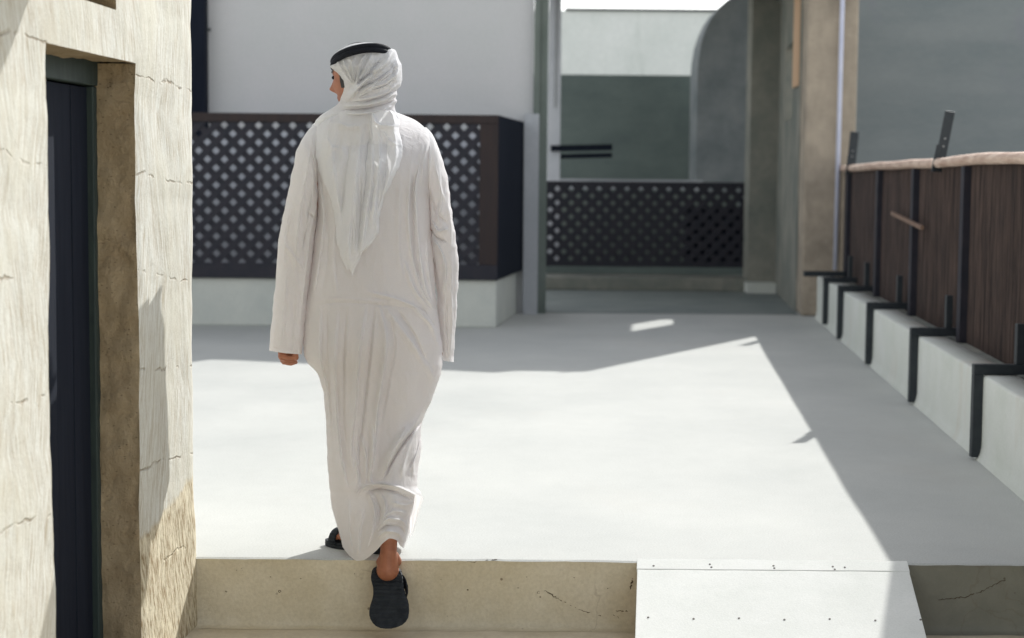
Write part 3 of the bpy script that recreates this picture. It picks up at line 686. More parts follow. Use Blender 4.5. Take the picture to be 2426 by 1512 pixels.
def loft(y0, y1, nr, nc, xl, xr, yc, hd, folds, pw=1., ybot=None, rowpow=1., nz=(.003, 16, 70), sil=0., seed=1, extra=None):
    V_ = np.linspace(0, 1, nr) ** rowpow; U_ = np.arange(nc) / nc * 2 * np.pi
    v, u = np.meshgrid(V_, U_, indexing='ij')
    y = y0 + (y1 - y0) * v; s = (1 - np.cos(u)) / 2
    if ybot is not None: y = y0 + (ybot(s) - y0) * v
    a, b = xl(y), xr(y)
    if sil:
        a = a + sil * vnoise(y, y * 0, 26, 9, seed + 5); b = b + sil * vnoise(y, y * 0, 22, 9, seed + 6)
    x = a + (b - a) * s
    sn = np.sin(u); back = sn > 0
    dep = np.sign(sn) * np.abs(sn) ** pw
    D = np.zeros_like(x)
    fd = 1.55 * foldsum(x, y, folds)
    nzv = nz[0] * vnoise(x + .12 * y, y, nz[1], nz[2], seed) + nz[0] * .7 * vnoise(x - .2 * y, y, nz[1] * .8, nz[2] * .5, seed + 1)
    w_ = np.clip(np.abs(sn) * 2.2, 0, 1)
    fr = nz[0] * 2.2 * vnoise(x, y, nz[1] * 1.6, nz[2] * 2.2, seed + 2)
    off = np.where(back, fd + nzv, fr) * w_
    Y = yc(y) - hd(y) * dep - np.where(back, off, -off)
    if extra is not None: Y = Y + extra(x, y, s, back, w_)
    p = PN(x, y, Y)
    return p.reshape(-1, 3).tolist(), gridf(nc, nr, True), (x, y, Y)

# ---- robe
bxl = curve({258: 846, 266: 800, 275: 772, 286: 752, 300: 738, 320: 731, 345: 733, 380: 742, 430: 750, 480: 752, 520: 750, 560: 745, 640: 737, 710: 727, 760: 722, 800: 719, 830: 718, 860: 729, 885: 752, 930: 766, 1000: 772, 1100: 776, 1180: 783, 1240: 797, 1290: 810, 1330: 818})
bxr = curve({258: 905, 266: 938, 275: 962, 286: 985, 300: 1003, 320: 1020, 345: 1026, 380: 1024, 430: 1019, 480: 1018, 540: 1020, 640: 1028, 730: 1035, 760: 1040, 800: 1045, 830: 1048, 860: 1048, 890: 1043, 920: 1033, 960: 1018, 985: 1006, 1010: 999, 1050: 998, 1090: 994, 1130: 988, 1150: 988, 1170: 999, 1182: 1001, 1200: 989, 1230: 977, 1260: 971, 1290: 960, 1330: 946})
byc = curve({258: 6.05, 280: 5.995, 300: 5.945, 325: 5.896, 360: 5.860, 400: 5.845, 600: 5.81, 720: 5.79, 850: 5.79, 1000: 5.80, 1200: 5.78, 1330: 5.75})
bhd = curve({258: .005, 266: .024, 280: .050, 300: .077, 320: .097, 345: .112, 380: .126, 430: .136, 600: .13, 720: .137, 850: .152, 1000: .15, 1200: .15, 1330: .145})
ybot = curve({0: 1296, .1: 1318, .22: 1329, .32: 1328, .45: 1318, .56: 1304, .64: 1288, .74: 1276, .84: 1280, .92: 1292, 1: 1300})
RF = [
 ([(735, 716), (800, 706), (900, 713), (1000, 722), (1042, 748)], 5, .0015), ([(740, 726), (800, 716), (900, 722), (1000, 732)], 4, -.002),
 ([(868, 722), (850, 840), (842, 960), (832, 1060), (838, 1130)], 8, .014), ([(888, 730), (876, 850), (862, 980), (850, 1080)], 7, -.010),
 ([(898, 722), (915, 800), (908, 880), (893, 980), (886, 1060), (880, 1120)], 8, .015), ([(925, 740), (935, 820), (922, 900), (903, 1000)], 8, -.008),
 ([(800, 730), (792, 860), (796, 980), (806, 1080), (822, 1160)], 9, .012), ([(822, 730), (815, 860), (815, 980), (820, 1070)], 7, -.008),
 ([(760, 735), (756, 830), (775, 930), (786, 1040)], 8, .010), ([(775, 740), (778, 850), (790, 960)], 6, -.006),
 ([(905, 716), (960, 790), (1010, 860), (1030, 900)], 10, .008), ([(870, 690), (950, 712), (1010, 745), (1042, 800)], 6, .008),
 ([(940, 730), (985, 800), (1018, 880)], 7, -.007), ([(980, 728), (1022, 772), (1044, 830)], 6, .008), ([(1000, 728), (1036, 778)], 4, -.006),
 ([(1002, 350), (985, 450), (992, 570), (1008, 680), (1036, 742)], 5, .010), ([(994, 380), (978, 470), (982, 580), (1000, 690)], 5, -.008),
 ([(975, 380), (968, 500), (978, 610), (1006, 700), (1034, 738)], 5, .008), ([(960, 620), (980, 680), (1020, 735)], 6, .007),
 ([(1012, 560), (1016, 640), (1030, 720)], 4, .008), ([(950, 420), (945, 560), (955, 660)], 8, .004),
 ([(756, 420), (766, 520), (752, 640), (742, 700)], 7, .009), ([(775, 480), (778, 600), (762, 700)], 7, -.005), ([(795, 520), (790, 620), (798, 700)], 8, .005),
 ([(745, 320), (758, 380), (770, 440)], 5, .006), ([(740, 345), (756, 410), (766, 470)], 4, -.006), ([(760, 310), (775, 370), (790, 430)], 5, .005),
 ([(1018, 330), (1005, 380), (1000, 440)], 5, .006),
 # trailing leg: cloth hangs over the calf and is gathered behind the knee
 ([(1046, 850), (1030, 930), (990, 1000), (940, 1060), (905, 1130)], 13, .020), ([(1012, 988), (975, 1028), (940, 1078), (912, 1130)], 5, -.022),
 ([(1000, 1000), (975, 1045), (960, 1090), (950, 1135)], 7, .014), ([(996, 1030), (985, 1075), (970, 1110)], 4, -.012), ([(992, 1060), (980, 1100), (985, 1140)], 6, .012),
 ([(965, 1010), (930, 1070), (905, 1140)], 6, .010), ([(880, 1000), (884, 1060), (876, 1130), (884, 1150)], 6, .010), ([(860, 1040), (868, 1100), (866, 1150)], 5, .008),
 ([(852, 1020), (850, 1090), (856, 1150)], 4, -.007), ([(842, 1080), (848, 1130), (842, 1170)], 6, .008),
 # hem that has ridden up round the calf
 ([(846, 1172), (866, 1152), (900, 1146), (940, 1153), (975, 1168), (1000, 1184)], 5, .016), ([(866, 1166), (900, 1158), (940, 1166), (975, 1184)], 5, -.014),
 ([(872, 1160), (888, 1210), (880, 1262), (868, 1300)], 7, .012), ([(888, 1170), (902, 1215), (892, 1262)], 5, -.009), ([(900, 1165), (914, 1200), (905, 1245)], 6, .007),
 ([(898, 1248), (922, 1228), (950, 1232), (966, 1250)], 5, .012), ([(894, 1262), (920, 1244), (948, 1248), (962, 1268)], 4, -.010), ([(892, 1276), (915, 1258), (942, 1262), (956, 1284)], 5, .012),
 ([(905, 1228), (935, 1210), (965, 1216)], 6, .008), ([(930, 1190), (958, 1196), (985, 1190)], 6, .008), ([(958, 1240), (970, 1215), (990, 1195)], 4, -.009),
 ([(862, 1200), (850, 1260), (848, 1318)], 10, .010), ([(826, 1180), (826, 1250), (834, 1310)], 9, .008),
]
def bulge(x, y, s, back, w_):
    t = np.clip((y - 880) / 380, 0, 1); cx_ = 985 - 62 * t
    leg = -.115 * t * np.exp(-((x - cx_) / 46) ** 2)
    seat = -.018 * np.exp(-((x - 880) / 90) ** 2 - ((y - 800) / 60) ** 2)
    blade = -.010 * np.exp(-((x - 960) / 40) ** 2 - ((y - 400) / 60) ** 2) - .010 * np.exp(-((x - 790) / 40) ** 2 - ((y - 400) / 60) ** 2)
    fr = np.where(back, 0, .05 * np.clip((y - 800) / 400, 0, 1) * np.exp(-((x - 840) / 60) ** 2))
    # hem: inside the leading leg the cloth bellies out
    return np.where(back, (leg + seat + blade) * w_, fr * w_)
rv, rf, RG = loft(258, 1330, 560, 420, bxl, bxr, byc, bhd, RF, ybot=ybot, nz=(.0020, 30, 110), sil=1.0, seed=11, extra=bulge)
def backY(x, y):
    a, b = bxl(y), bxr(y); s = np.clip((x - a) / (b - a), 0.02, .98); sn = np.sqrt(1 - (1 - 2 * s) ** 2)
    return byc(y) - bhd(y) * sn + bulge(x, y, s, np.ones_like(x, bool), 1.)
R = MB(); R.add(rv, rf)
# sleeves
SLF = [([(640, 822), (676, 829), (716, 831)], 1.6, -.0022), ([(738, 345), (722, 430), (706, 540), (700, 640)], 7, .009), ([(746, 400), (736, 480), (722, 560)], 5, .008), ([(742, 430), (728, 520), (716, 600)], 4, -.008),
       ([(752, 480), (735, 560), (725, 650), (712, 760)], 5, .008), ([(690, 480), (676, 560), (672, 640)], 7, .006), ([(735, 350), (748, 420), (750, 470)], 4, -.007),
       ([(668, 570), (690, 600), (720, 640)], 7, .005), ([(680, 640), (672, 740), (664, 830)], 8, .006), ([(700, 700), (694, 780), (690, 835)], 7, -.004), ([(726, 500), (745, 520), (750, 540)], 4, -.006)]
sl1 = loft(297, 838, 260, 120, curve({297: 746, 302: 736, 312: 727, 330: 716, 360: 702, 420: 690, 500: 672, 570: 660, 640: 655, 720: 648, 800: 640, 838: 637}),
           curve({297: 750, 302: 762, 312: 766, 330: 764, 360: 759, 420: 754, 480: 753, 540: 748, 640: 737, 720: 727, 800: 720, 838: 716}),
           curve({297: 5.94, 325: 5.89, 360: 5.85, 400: 5.835, 600: 5.80, 838: 5.78}), curve({297: .006, 305: .022, 320: .036, 345: .050, 380: .062, 430: .070, 600: .065, 838: .058}), SLF, nz=(.003, 12, 60), sil=1.2, seed=31,
           ybot=curve({0: 831, .5: 837, 1: 840}))
SRF = [([(1044, 846), (1060, 847), (1076, 847)], 1.6, -.0022), ([(1020, 345), (1016, 420), (1020, 500)], 5, .007), ([(1040, 400), (1046, 470), (1036, 530)], 6, .008), ([(1022, 520), (1040, 548), (1062, 540)], 5, .012),
       ([(1018, 538), (1036, 562), (1058, 572)], 4, -.012), ([(1020, 560), (1042, 590), (1056, 640), (1050, 700)], 6, .010), ([(1026, 600), (1036, 660), (1046, 720)], 5, -.008),
       ([(1062, 480), (1070, 540), (1068, 590)], 5, .007), ([(1072, 600), (1070, 680), (1072, 760), (1066, 850)], 5, .007), ([(1060, 700), (1058, 780), (1060, 850)], 4, -.006),
       ([(1018, 450), (1034, 500), (1060, 530)], 5, -.008), ([(1030, 380), (1040, 430), (1056, 480)], 5, .007)]
sl2 = loft(302, 857, 260, 120, curve({302: 1004, 308: 996, 320: 992, 345: 998, 380: 1006, 430: 1012, 500: 1016, 560: 1018, 610: 1022, 650: 1028, 700: 1034, 780: 1040, 857: 1050}),
           curve({302: 1010, 308: 1015, 320: 1024, 345: 1036, 380: 1048, 430: 1061, 500: 1071, 560: 1079, 610: 1086, 650: 1086, 700: 1084, 780: 1079, 857: 1074}),
           curve({302: 5.95, 325: 5.905, 360: 5.872, 400: 5.86, 600: 5.84, 857: 5.88}), curve({302: .006, 310: .020, 325: .034, 350: .047, 385: .060, 430: .068, 600: .068, 857: .055}), SRF, nz=(.003, 12, 50), sil=1.6, seed=47,
           ybot=curve({0: 855, 1: 858}))
R.add(sl1[0], sl1[1]); R.add(sl2[0], sl2[1])
# turned-out corner of the hem catching the light
v = []
for j in range(14):
    for i in range(16):
        s, t = i / 15, j / 13
        x = 968 + (1003 - 968) * s * (1 - .75 * t) + 3 * t; y = 1166 + 12 * s + t * (110 - 30 * s); v.append(PN(x, y, 5.66 - .02 * s + .05 * t + .006 * math.sin(s * 7)).tolist())
R.add(v, gridf(16, 14))

# ---- body: capsules joined by a voxel remesh into one continuous skin
def capsule(mb, a, b, ra, rb, n=14):
    a, b = Vector(a), Vector(b); t = (b - a); L = t.length; t = t / max(L, 1e-6)
    pts = []; rr = []
    for k in range(5): q = k / 5 * math.pi / 2; pts.append(a - t * ra * math.cos(q)); rr.append(max(ra * math.sin(q), ra * .05))
    for k in range(5): q = k / 4; pts.append(a + t * L * q); rr.append(ra + (rb - ra) * q)
    for k in range(1, 6): q = k / 5 * math.pi / 2; pts.append(b + t * rb * math.sin(q)); rr.append(max(rb * math.cos(q), rb * .05))
    mb.tube(pts, rr, n)
def chain(mb, pts, rs, n=14):
    for i in range(len(pts) - 1): capsule(mb, pts[i], pts[i + 1], rs[i], rs[i + 1], n)
B = MB()
neck0, neckt = P(868, 285, 5.87), P(860, 235, 5.85)
chain(B, [P(872, 300, 5.875), neckt], [.062, .058])
for (x, y, Y, r) in ((872, 350, 5.88, .07), (810, 365, 5.88, .066), (940, 365, 5.88, .066), (835, 420, 5.86, .095), (910, 420, 5.86, .095), (840, 520, 5.84, .092), (905, 520, 5.84, .092),
                     (842, 620, 5.83, .09), (908, 620, 5.83, .09), (835, 720, 5.82, .098), (920, 720, 5.82, .098), (830, 800, 5.81, .10), (930, 800, 5.81, .10)):
    capsule(B, P(x, y, Y), P(x + .5, y + 30, Y), r, r)
chain(B, [P(766, 365, 5.87), P(704, 590, 5.80), P(682, 805, 5.785)], [.045, .036, .024])
chain(B, [P(990, 365, 5.87), P(1050, 590, 5.845), P(1060, 790, 5.88)], [.042, .034, .023])
# legs: leading (left) leg upright, trailing (right) leg behind with raised heel
chain(B, [P(832, 810, 5.82), P(838, 1060, 5.86), P(862, 1262, 5.79)], [.088, .058, .040])
chain(B, [P(920, 810, 5.81), P(940, 1010, 5.78), P(930, 1140, 5.70), P(921, 1235, 5.600), P(921, 1305, 5.588)], [.088, .052, .044, .032, .0285])
chain(B, [P(921, 1308, 5.585), P(918.5, 1350, 5.588)], [.029, .0385])
chain(B, [P(912, 1318, 5.595), P(905, 1332, 5.60)], [.017, .02]); chain(B, [P(934, 1316, 5.595), P(938, 1330, 5.60)], [.016, .02])
def sY(y): return 5.600 + (5.468 - 5.600) * (y - 1346) / (1491 - 1346)
chain(B, [P(918, 1362, sY(1362) + .046), P(922, 1410, sY(1410) + .048), P(926, 1450, sY(1450) + .036)], [.032, .033, .032])
for i, (xx, yt) in enumerate(((899, 1478), (913, 1483), (927, 1483), (940, 1478), (952, 1470))): chain(B, [P(xx * .6 + 922 * .4, 1448, sY(1448) + .03), P(xx, yt, sY(yt) + .022)], [.011, .010 if i else .012], 8)
# leading foot on the edge
hl, te = Vector((-.448, 5.745, 0)), Vector((-.628, 5.868, 0)); fd_ = (te - hl).normalized(); sd = Vector((fd_.y, -fd_.x, 0))
an = P(862, 1262, 5.79)
chain(B, [an, hl + fd_ * .035 + Vector((0, 0, .075)), hl + fd_ * .02 + Vector((0, 0, .058))], [.038, .034, .033]); chain(B, [hl + fd_ * .05 + Vector((0, 0, .085)), hl + fd_ * .13 + Vector((0, 0, .058)), hl + fd_ * .165 + Vector((0, 0, .045))], [.034, .030, .024])
for i in range(5):
    q = -.030 + i * .015; ln = .215 - .006 * abs(i - 3) - .004 * (4 - i)
    chain(B, [hl + fd_ * .15 + sd * q * .8 + Vector((0, 0, .04)), hl + fd_ * (ln - .02) + sd * q + Vector((0, 0, .042)), hl + fd_ * ln + sd * q + Vector((0, 0, .033))], [.013, .0095, .0085 + (.002 if i == 4 else 0)], 8)
# left hand: loose fist, fingers curling to the right behind the cuff
wr = P(682, 806, 5.785)
chain(B, [wr, P(677, 826, 5.783), P(672, 843, 5.784)], [.026, .027, .020]); chain(B, [P(690, 822, 5.79), P(684, 842, 5.80)], [.022, .017])
for i, (kx, ky, kY) in enumerate(((667, 842, 5.750), (667, 848, 5.771), (669, 854, 5.791), (672, 858, 5.811))):
    k0 = P(kx, ky, kY); k1 = P(kx + 17, ky + 7 - i, kY - .003); k2 = P(kx + 32 - i, ky + 5 - i * 1.5, kY - .004); k3 = P(kx + 31 - i * 2, ky - 5 - i, kY)
    chain(B, [P(676, 830, kY * .5 + 5.784 * .5), k0], [.013, .0092], 8); chain(B, [k0, k1, k2, k3], [.0088, .0078, .0070, .0064], 8)
chain(B, [P(690, 828, 5.765), P(700, 838, 5.757), P(702, 848, 5.755)], [.012, .0105, .009], 8)
# right hand, inside the cuff
wr = P(1060, 790, 5.885); chain(B, [wr, P(1060, 816, 5.885)], [.021, .021])
for i in range(4): chain(B, [P(1056 + i * 2.6, 820, 5.87 + i * .008), P(1056 + i * 2.6, 838, 5.868 + i * .009), P(1054 + i * 3.5, 849, 5.876 + i * .009)], [.0095, .0088, .0075], 8)
chain(B, [P(1052, 808, 5.875), P(1048, 826, 5.865), P(1049, 838, 5.864)], [.012, .0105, .0085], 8)
# head
HC = P(852, 184, 5.845); HA = math.radians(64); HF = Vector((-math.sin(HA), math.cos(HA), -.06)).normalized(); HS = Vector((math.cos(HA), math.sin(HA), 0)); HU = HS.cross(HF).normalized()
def headpt(th_, ph, infl=0.):
    sx, cx_ = math.sin(th_), math.cos(th_)      # th: polar from up; ph: azimuth, 0 = face forward
    f, s, u = .097 * sx * math.cos(ph), .076 * sx * math.sin(ph), .118 * cx_
    if u < 0: s *= 1 - .32 * (-u / .118) ** 1.5 * (.5 + .5 * math.cos(ph)); f *= (1 - .10 * (-u / .118) if math.cos(ph) > 0 else 1 - .25 * (-u / .118))
    if math.cos(ph) > 0:
        g = lambda a, b, c, d: math.exp(-((s - a) / b) ** 2 - ((u - c) / d) ** 2)
        f += .026 * g(0, .011, -.034, .013) + .016 * g(0, .010, -.016, .020) + .007 * g(0, .05, .022, .010) - .011 * g(.032, .014, .004, .011) - .011 * g(-.032, .014, .004, .011)
        f += .010 * g(0, .022, -.100, .014) + .008 * g(0, .020, -.064, .006) + .007 * g(0, .018, -.075, .006) - .006 * g(0, .022, -.086, .006) + .006 * g(.04, .018, -.03, .02) + .006 * g(-.04, .018, -.03, .02)
        f += .012 * g(0, .03, -.085, .03)
    for a in (-1, 1):   # ears
        e = math.exp(-((f + .008) / .014) ** 2 - ((u + .012) / .026) ** 2); s += a * .014 * e * (1 if s * a > 0 else 0)
    l = 1 + infl / .095
    return HC + HF * f * l + HS * s * l + HU * u * l
nph, nth = 96, 72
v = [headpt(math.pi * j / (nth - 1), 2 * math.pi * i / nph) for j in range(nth) for i in range(nph)]
B.add(v, gridf(nph, nth, True))
BASE = Vector((-.47, 5.78, 0))
tmp = obj('body_tmp', B.vf, None)
rm = tmp.modifiers.new('r', 'REMESH'); rm.mode = 'VOXEL'; rm.voxel_size = .0030
smm = tmp.modifiers.new('s', 'SMOOTH'); smm.iterations = 2; smm.factor = .5
dg = bpy.context.evaluated_depsgraph_get(); me = bpy.data.meshes.new_from_object(tmp.evaluated_get(dg)); bpy.data.objects.remove(tmp)
me.transform(Matrix.Translation(-BASE)); me.materials.clear(); me.materials.append(M['skin']); me.polygons.foreach_set('use_smooth', [True] * len(me.polygons))
man = bpy.data.objects.new('person', me); COL.objects.link(man); man.location = BASE; WL[man] = BASE
man['label'] = 'man in long white robe and white headscarf with black cord, walking away up the step'; man['category'] = 'person'
robe = obj('robe', R.vf, M['thawb'], man, smooth=True)

# ---- headscarf: cap, wraps round the neck, and the tail hanging down the back
hxl = curve({101: 862, 103: 840, 106: 828, 112: 814, 120: 801, 130: 793, 142: 788, 150: 785, 157: 781, 163: 786, 172: 797, 185: 804, 200: 808, 220: 809, 235: 807, 246: 801, 256: 788, 266: 772, 276: 757, 290: 746, 300: 746})
hxr = curve({101: 880, 103: 895, 106: 906, 112: 917, 118: 936, 126: 940, 140: 944, 155: 950, 170: 953, 188: 952, 205: 947, 215: 940, 224: 941, 232: 937, 240: 940, 250: 936, 262: 938, 275: 944, 290: 945, 300: 944})
hyc = curve({101: 5.83, 150: 5.83, 230: 5.845, 300: 5.88}); hhd = curve({101: .01, 103: .045, 107: .07, 115: .09, 130: .105, 160: .118, 200: .12, 230: .108, 250: .102, 270: .10, 285: .075, 296: .03})
HFD = [([(838, 205), (818, 180), (803, 155), (798, 145)], 3.5, .009), ([(838, 204), (826, 175), (815, 150), (812, 140)], 3.2, .009), ([(839, 203), (836, 175), (834, 150), (840, 132)], 3.2, .010),
       ([(841, 202), (848, 175), (852, 150), (866, 128)], 3.6, .012), ([(843, 202), (858, 172), (870, 148), (880, 128)], 3.6, .012), ([(845, 200), (866, 182), (890, 168)], 6, -.016), ([(872, 178), (884, 160), (905, 140)], 5, -.009),
       ([(934, 118), (915, 148), (880, 180), (845, 212), (825, 238)], 7.5, .020), ([(948, 140), (925, 172), (885, 200), (850, 222)], 5, .010), ([(925, 165), (895, 190), (862, 206), (845, 216)], 3, -.010),
       ([(950, 165), (920, 196), (880, 212), (845, 232)], 6, .013), ([(935, 188), (905, 206), (875, 214)], 3, -.010), ([(948, 195), (915, 222), (870, 235), (832, 240)], 6, .012), ([(940, 212), (900, 232), (862, 242)], 3, -.009),
       ([(938, 222), (905, 240), (860, 250), (815, 252)], 5, .013), ([(940, 236), (905, 250), (860, 260), (810, 262)], 3, -.009), ([(938, 246), (905, 262), (860, 270), (800, 272)], 6, .013),
       ([(940, 130), (944, 160), (938, 190)], 5, .008), ([(930, 150), (935, 180)], 4, -.007)]
HH = loft(101, 296, 240, 220, hxl, hxr, hyc, hhd, [(p, w * 1.1, a * 1.4) for p, w, a in HFD], nz=(.0022, 9, 16), sil=1.4, seed=71, rowpow=1.25)
S_ = MB(); S_.add(HH[0], HH[1])
txl = curve({262: 800, 275: 775, 290: 756, 310: 750, 345: 747, 380: 748, 440: 770, 480: 786, 520: 794, 560: 798, 600: 805, 625: 813, 648: 829})
txr = curve({262: 935, 275: 943, 290: 946, 320: 949, 360: 952, 385: 950, 410: 938, 440: 920, 480: 904, 520: 899, 550: 896, 575: 884, 600: 862, 625: 845, 648: 832})
TFX = lambda L: [(p, w * 1.55, a * .85) for p, w, a in L]
TF = [([(862, 285), (850, 360), (838, 450), (826, 560), (822, 620)], 9, .014), ([(832, 330), (820, 400), (812, 470), (808, 540)], 6, -.010), ([(798, 290), (785, 360), (795, 440), (808, 520)], 9, .009),
      ([(872, 290), (874, 380), (868, 470), (862, 540)], 6, -.011), ([(893, 290), (892, 380), (885, 460), (874, 540), (860, 590)], 9, .014), ([(912, 300), (912, 370), (905, 440)], 5, -.009),
      ([(932, 300), (938, 360), (918, 430), (905, 480)], 8, .012), ([(848, 400), (842, 500), (838, 600)], 5, .008), ([(856, 430), (852, 520), (846, 600)], 4, -.008),
      ([(880, 262), (884, 282), (905, 294), (935, 296)], 5, .016), ([(886, 300), (890, 312), (915, 306)], 4, -.010), ([(800, 290), (830, 300), (858, 296)], 6, .008), ([(770, 320), (790, 350), (820, 350)], 7, .006)]
def sheet(xlf, xrf, y0, y1, lift, folds, sd_, thick=.014, tipn=14):
    vv, uu = np.meshgrid(np.linspace(0, 1, 300), np.linspace(0, 1, 130), indexing='ij')
    yb = y1 + 9 * np.sin(uu * 7 + sd_) * (uu > 0) * (uu < 1); ty = y0 + (yb - y0) * vv
    a_, b_ = xlf(ty) + 2.6 * vnoise(ty, ty * 0, 30, 9, sd_), xrf(ty) + 3.0 * vnoise(ty, ty * 0, 26, 9, sd_ + 1)
    tx = a_ + (b_ - a_) * uu
    edge = np.clip(np.minimum(uu, 1 - uu) * 6, 0, 1) ** .6 * np.clip((1 - vv) * tipn, 0, 1)
    fo = foldsum(tx, ty, folds) + 0.0028 * vnoise(tx + .16 * ty, ty, 22, 70, sd_ + 9)
    bk = backY(tx, ty)
    tY = bk - .007 - lift - (np.maximum(thick, bk - (5.742 + .02 * np.clip((262 + 30 - ty) / 30, 0, 1)) - .007) + np.maximum(1.6 * fo, -.013)) * edge
    return PN(tx, ty, tY).reshape(-1, 3).tolist(), gridf(130, 300)
S_.add(*sheet(txl, curve({262: 900, 290: 905, 345: 906, 400: 900, 440: 892, 480: 884, 520: 878, 560: 872, 600: 858, 625: 845, 648: 834}), 262, 646, 0., TFX(TF), 3))
TF2 = [([(882, 262), (886, 284), (905, 297), (936, 298)], 4.5, .016), ([(897, 300), (899, 370), (892, 450), (880, 540)], 7, .013), ([(915, 305), (917, 370), (908, 440), (893, 500)], 5, -.010),
       ([(934, 305), (938, 365), (920, 430), (903, 490)], 7, .012), ([(882, 320), (880, 420), (866, 520), (858, 580)], 5, .009), ([(890, 420), (876, 500)], 4, -.008), ([(905, 310), (925, 335), (944, 345)], 5, .007)]
S_.add(*sheet(curve({262: 862, 290: 868, 345: 872, 400: 868, 440: 864, 480: 858, 520: 854, 560: 851, 600: 850, 612: 851}), txr, 262, 603, .008, TFX(TF2), 23, .016, 20))
scarf = obj('headscarf', S_.vf, M['scarf'], man, smooth=True)
# ---- black head cord
mb = MB()
for k, (dy, gr) in enumerate(((-4.6, -.002), (4.6, .003))):
    pts = []
    for i in range(96):
        a = 2 * math.pi * i / 96; c = (1 - math.cos(a)) / 2
        xx = 789 + (924 - 789) * c; near = math.sin(a)
        yy = 141 + (-1) * 0 + (150 - 129) * .5 * math.cos(a) - 25.5 * near + dy
        pts.append(P(xx, yy, 5.828 - (.117 + gr) * near))
    mb.tube(pts, .0098, 10, True)
obj('head_cord', mb.vf, M['black'], man, smooth=True)
# ---- hair: sideburn, eyebrow, goatee and the scalp under the scarf
def hairpatch(test, infl=.0025):
    keep = {}; vs = []; fs = []; n1, n2 = 240, 180
    def gid(i, j):
        k = (i % n1, j)
        if k not in keep: keep[k] = len(vs); vs.append(headpt(math.pi * j / (n2 - 1), 2 * math.pi * i / n1, infl))
        return keep[k]
    for j in range(8, n2 - 1):
        for i in range(n1):
            th_, ph = math.pi * (j + .5) / (n2 - 1), 2 * math.pi * (i + .5) / n1
            f, s, u = .097 * math.sin(th_) * math.cos(ph), .076 * math.sin(th_) * math.sin(ph), .118 * math.cos(th_)
            if test(f, s, u): fs.append((gid(i, j), gid(i, j + 1), gid(i + 1, j + 1), gid(i + 1, j)))
    return vs, fs
mb = MB(); mb.add(*hairpatch(lambda f, s, u: (u > .045 and f < .075) or (f < -.01 and u > -.04) or (.012 < f < .034 and -.035 < u < .05 and abs(s) > .03)))
mb.add(*hairpatch(lambda f, s, u: (f > .05 and .015 < abs(s) < .05 and .020 < u < .028) or (f > .02 and abs(s) < .024 and -.112 < u < -.088)))
obj('hair', mb.vf, M['hair'], man, smooth=True)
for s in (-.031, .031):
    mb = MB(); c = HC + HF * .082 + HS * s + HU * .004; 
    for j in range(1): capsule(mb, c - HS * .006, c + HS * .006, .0065, .0065, 10)
    obj('eye', mb.vf, M['black'], man, smooth=True)
# ---- sandals
SO = [(700, 650), (690, 700), (691, 745), (704, 790), (714, 830), (720, 890), (720, 940), (711, 1000), (698, 1050), (678, 1110), (667, 1160), (667, 1215), (682, 1265), (712, 1318), (755, 1360), (815, 1386), (885, 1396), (960, 1393), (1035, 1376), (1105, 1346), (1155, 1302), (1187, 1248), (1197, 1185), (1194, 1110), (1180, 1050), (1160, 995), (1140, 940), (1126, 880), (1118, 820), (1113, 760), (1106, 705), (1092, 655), (1062, 618), (1010, 596), (940, 584), (870, 582), (800, 588), (745, 604), (715, 624)]
SO = [((900 + a / 4.725) / 1.19044, (1480 + b / 4.725) / 1.19044) for a, b in SO]
n = len(SO); cxs = sum(p[0] for p in SO) / n
def rim(off, sc=1.):
    out = []
    for x, y in SO:
        x2, y2 = cxs + (x - cxs) * sc, 1420 + (y - 1420) * (1 - (1 - sc) * .5); p = P(x2, y2, sY(y2)); out.append(p + Vector((0, math.cos(.75), math.sin(.75))).normalized() * off if False else p + Vector((0, .91, .41)) * off)
    return out
v = rim(.0, .93) + rim(.003, 1.) + rim(.017, 1.) + rim(.019, .96)
f = [tuple(range(n)), tuple(range(3 * n, 4 * n))[::-1]] + [(k * n + i, (k + 1) * n + i, (k + 1) * n + (i + 1) % n, k * n + (i + 1) % n) for k in range(3) for i in range(n)]
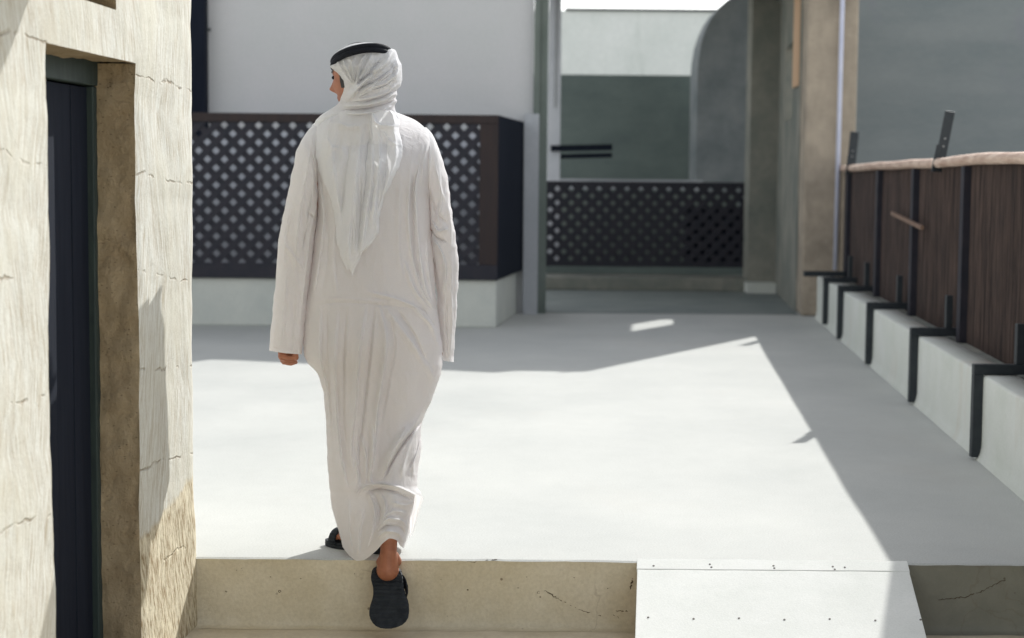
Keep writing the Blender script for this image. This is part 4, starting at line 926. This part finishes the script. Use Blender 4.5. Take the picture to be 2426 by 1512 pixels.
# fan the sole surface so that it can carry a tread
sn1 = obj('sandal', (v, f), M['sole'], man, smooth=False)
mb = MB()
for i in range(19):
    y2 = 1356 + i * 6.6
    if 1400 < y2 < 1424: continue
    hw = float(np.interp(y2, [1350, 1365, 1390, 1420, 1450, 1470, 1482], [26, 32, 31, 32, 38, 36, 27]))
    cx_ = float(np.interp(y2, [1350, 1400, 1480], [916, 917, 925]))
    q = [P(cx_ + (k / 10 * 2 - 1) * hw, y2 + 1.2 * math.sin(k * 1.9 + i) + (2.5 if i > 12 else 0) * (1 - (k / 5 - 1) ** 2), sY(y2)) + Vector((0, -.0005, 0)) for k in range(11)]
    mb.tube(q, .0016, 6)
o = obj('tread', mb.vf, M['sole'], sn1, smooth=True); o['kind'] = 'stuff'; del o['kind']
mb = MB()
for (ya, yb, h) in ((1436, 1462, .062), (1392, 1420, .078)):
    for yy in (ya, yb):
        pass
    vv_ = []
    for j in range(4):
        y2 = ya + (yb - ya) * j / 3
        for i in range(15):
            a = math.pi * i / 14; hw = 41 - 3 * abs(j - 1.5)
            vv_.append(P(923 + 4 * (ya < 1430) - hw * math.cos(a), y2, sY(y2)) + Vector((0, .91, .41)) * (.012 + h * math.sin(a)))
    mb.add(vv_, gridf(15, 4))
o = obj('strap', mb.vf, M['sole'], sn1, smooth=True); q = o.modifiers.new('t', 'SOLIDIFY'); q.thickness = .004
mb = MB().box(*[tuple(P(962, 1402, sY(1402) + .03) + Vector((d, d, d)) * .004) for d in (-1, 1)]); obj('buckle', mb.vf, M['metal'], sn1)
out = []
for k in range(40):
    a = 2 * math.pi * k / 40; t = (1 - math.cos(a)) / 2; wd = .046 * (abs(math.sin(a)) ** .7) * (.82 + .28 * t) * (1 - .12 * math.exp(-((t - .45) / .15) ** 2))
    out.append(hl - fd_ * .025 + fd_ * .262 * t + sd * wd * (1 if math.sin(a) > 0 else -1) * 1.)
v = [p + Vector((0, 0, z)) for z in (.001, .022) for p in out]; n = 40
f = [tuple(range(n)), tuple(range(n, 2 * n))] + [(i, (i + 1) % n, n + (i + 1) % n, n + i) for i in range(n)]
sn2 = obj('sandal', (v, f), M['sole'], man)
mb = MB()
for (t0, t1, h) in ((.165, .195, .046), (.095, .125, .072)):
    vv_ = []
    for j in range(4):
        t = t0 + (t1 - t0) * j / 3
        for i in range(15):
            a = math.pi * i / 14; vv_.append(hl + fd_ * t + sd * .045 * math.cos(a) + Vector((0, 0, .016 + h * math.sin(a) ** .8)))
    mb.add(vv_, gridf(15, 4))
o = obj('strap', mb.vf, M['sole'], sn2, smooth=True); q = o.modifiers.new('t', 'SOLIDIFY'); q.thickness = .004
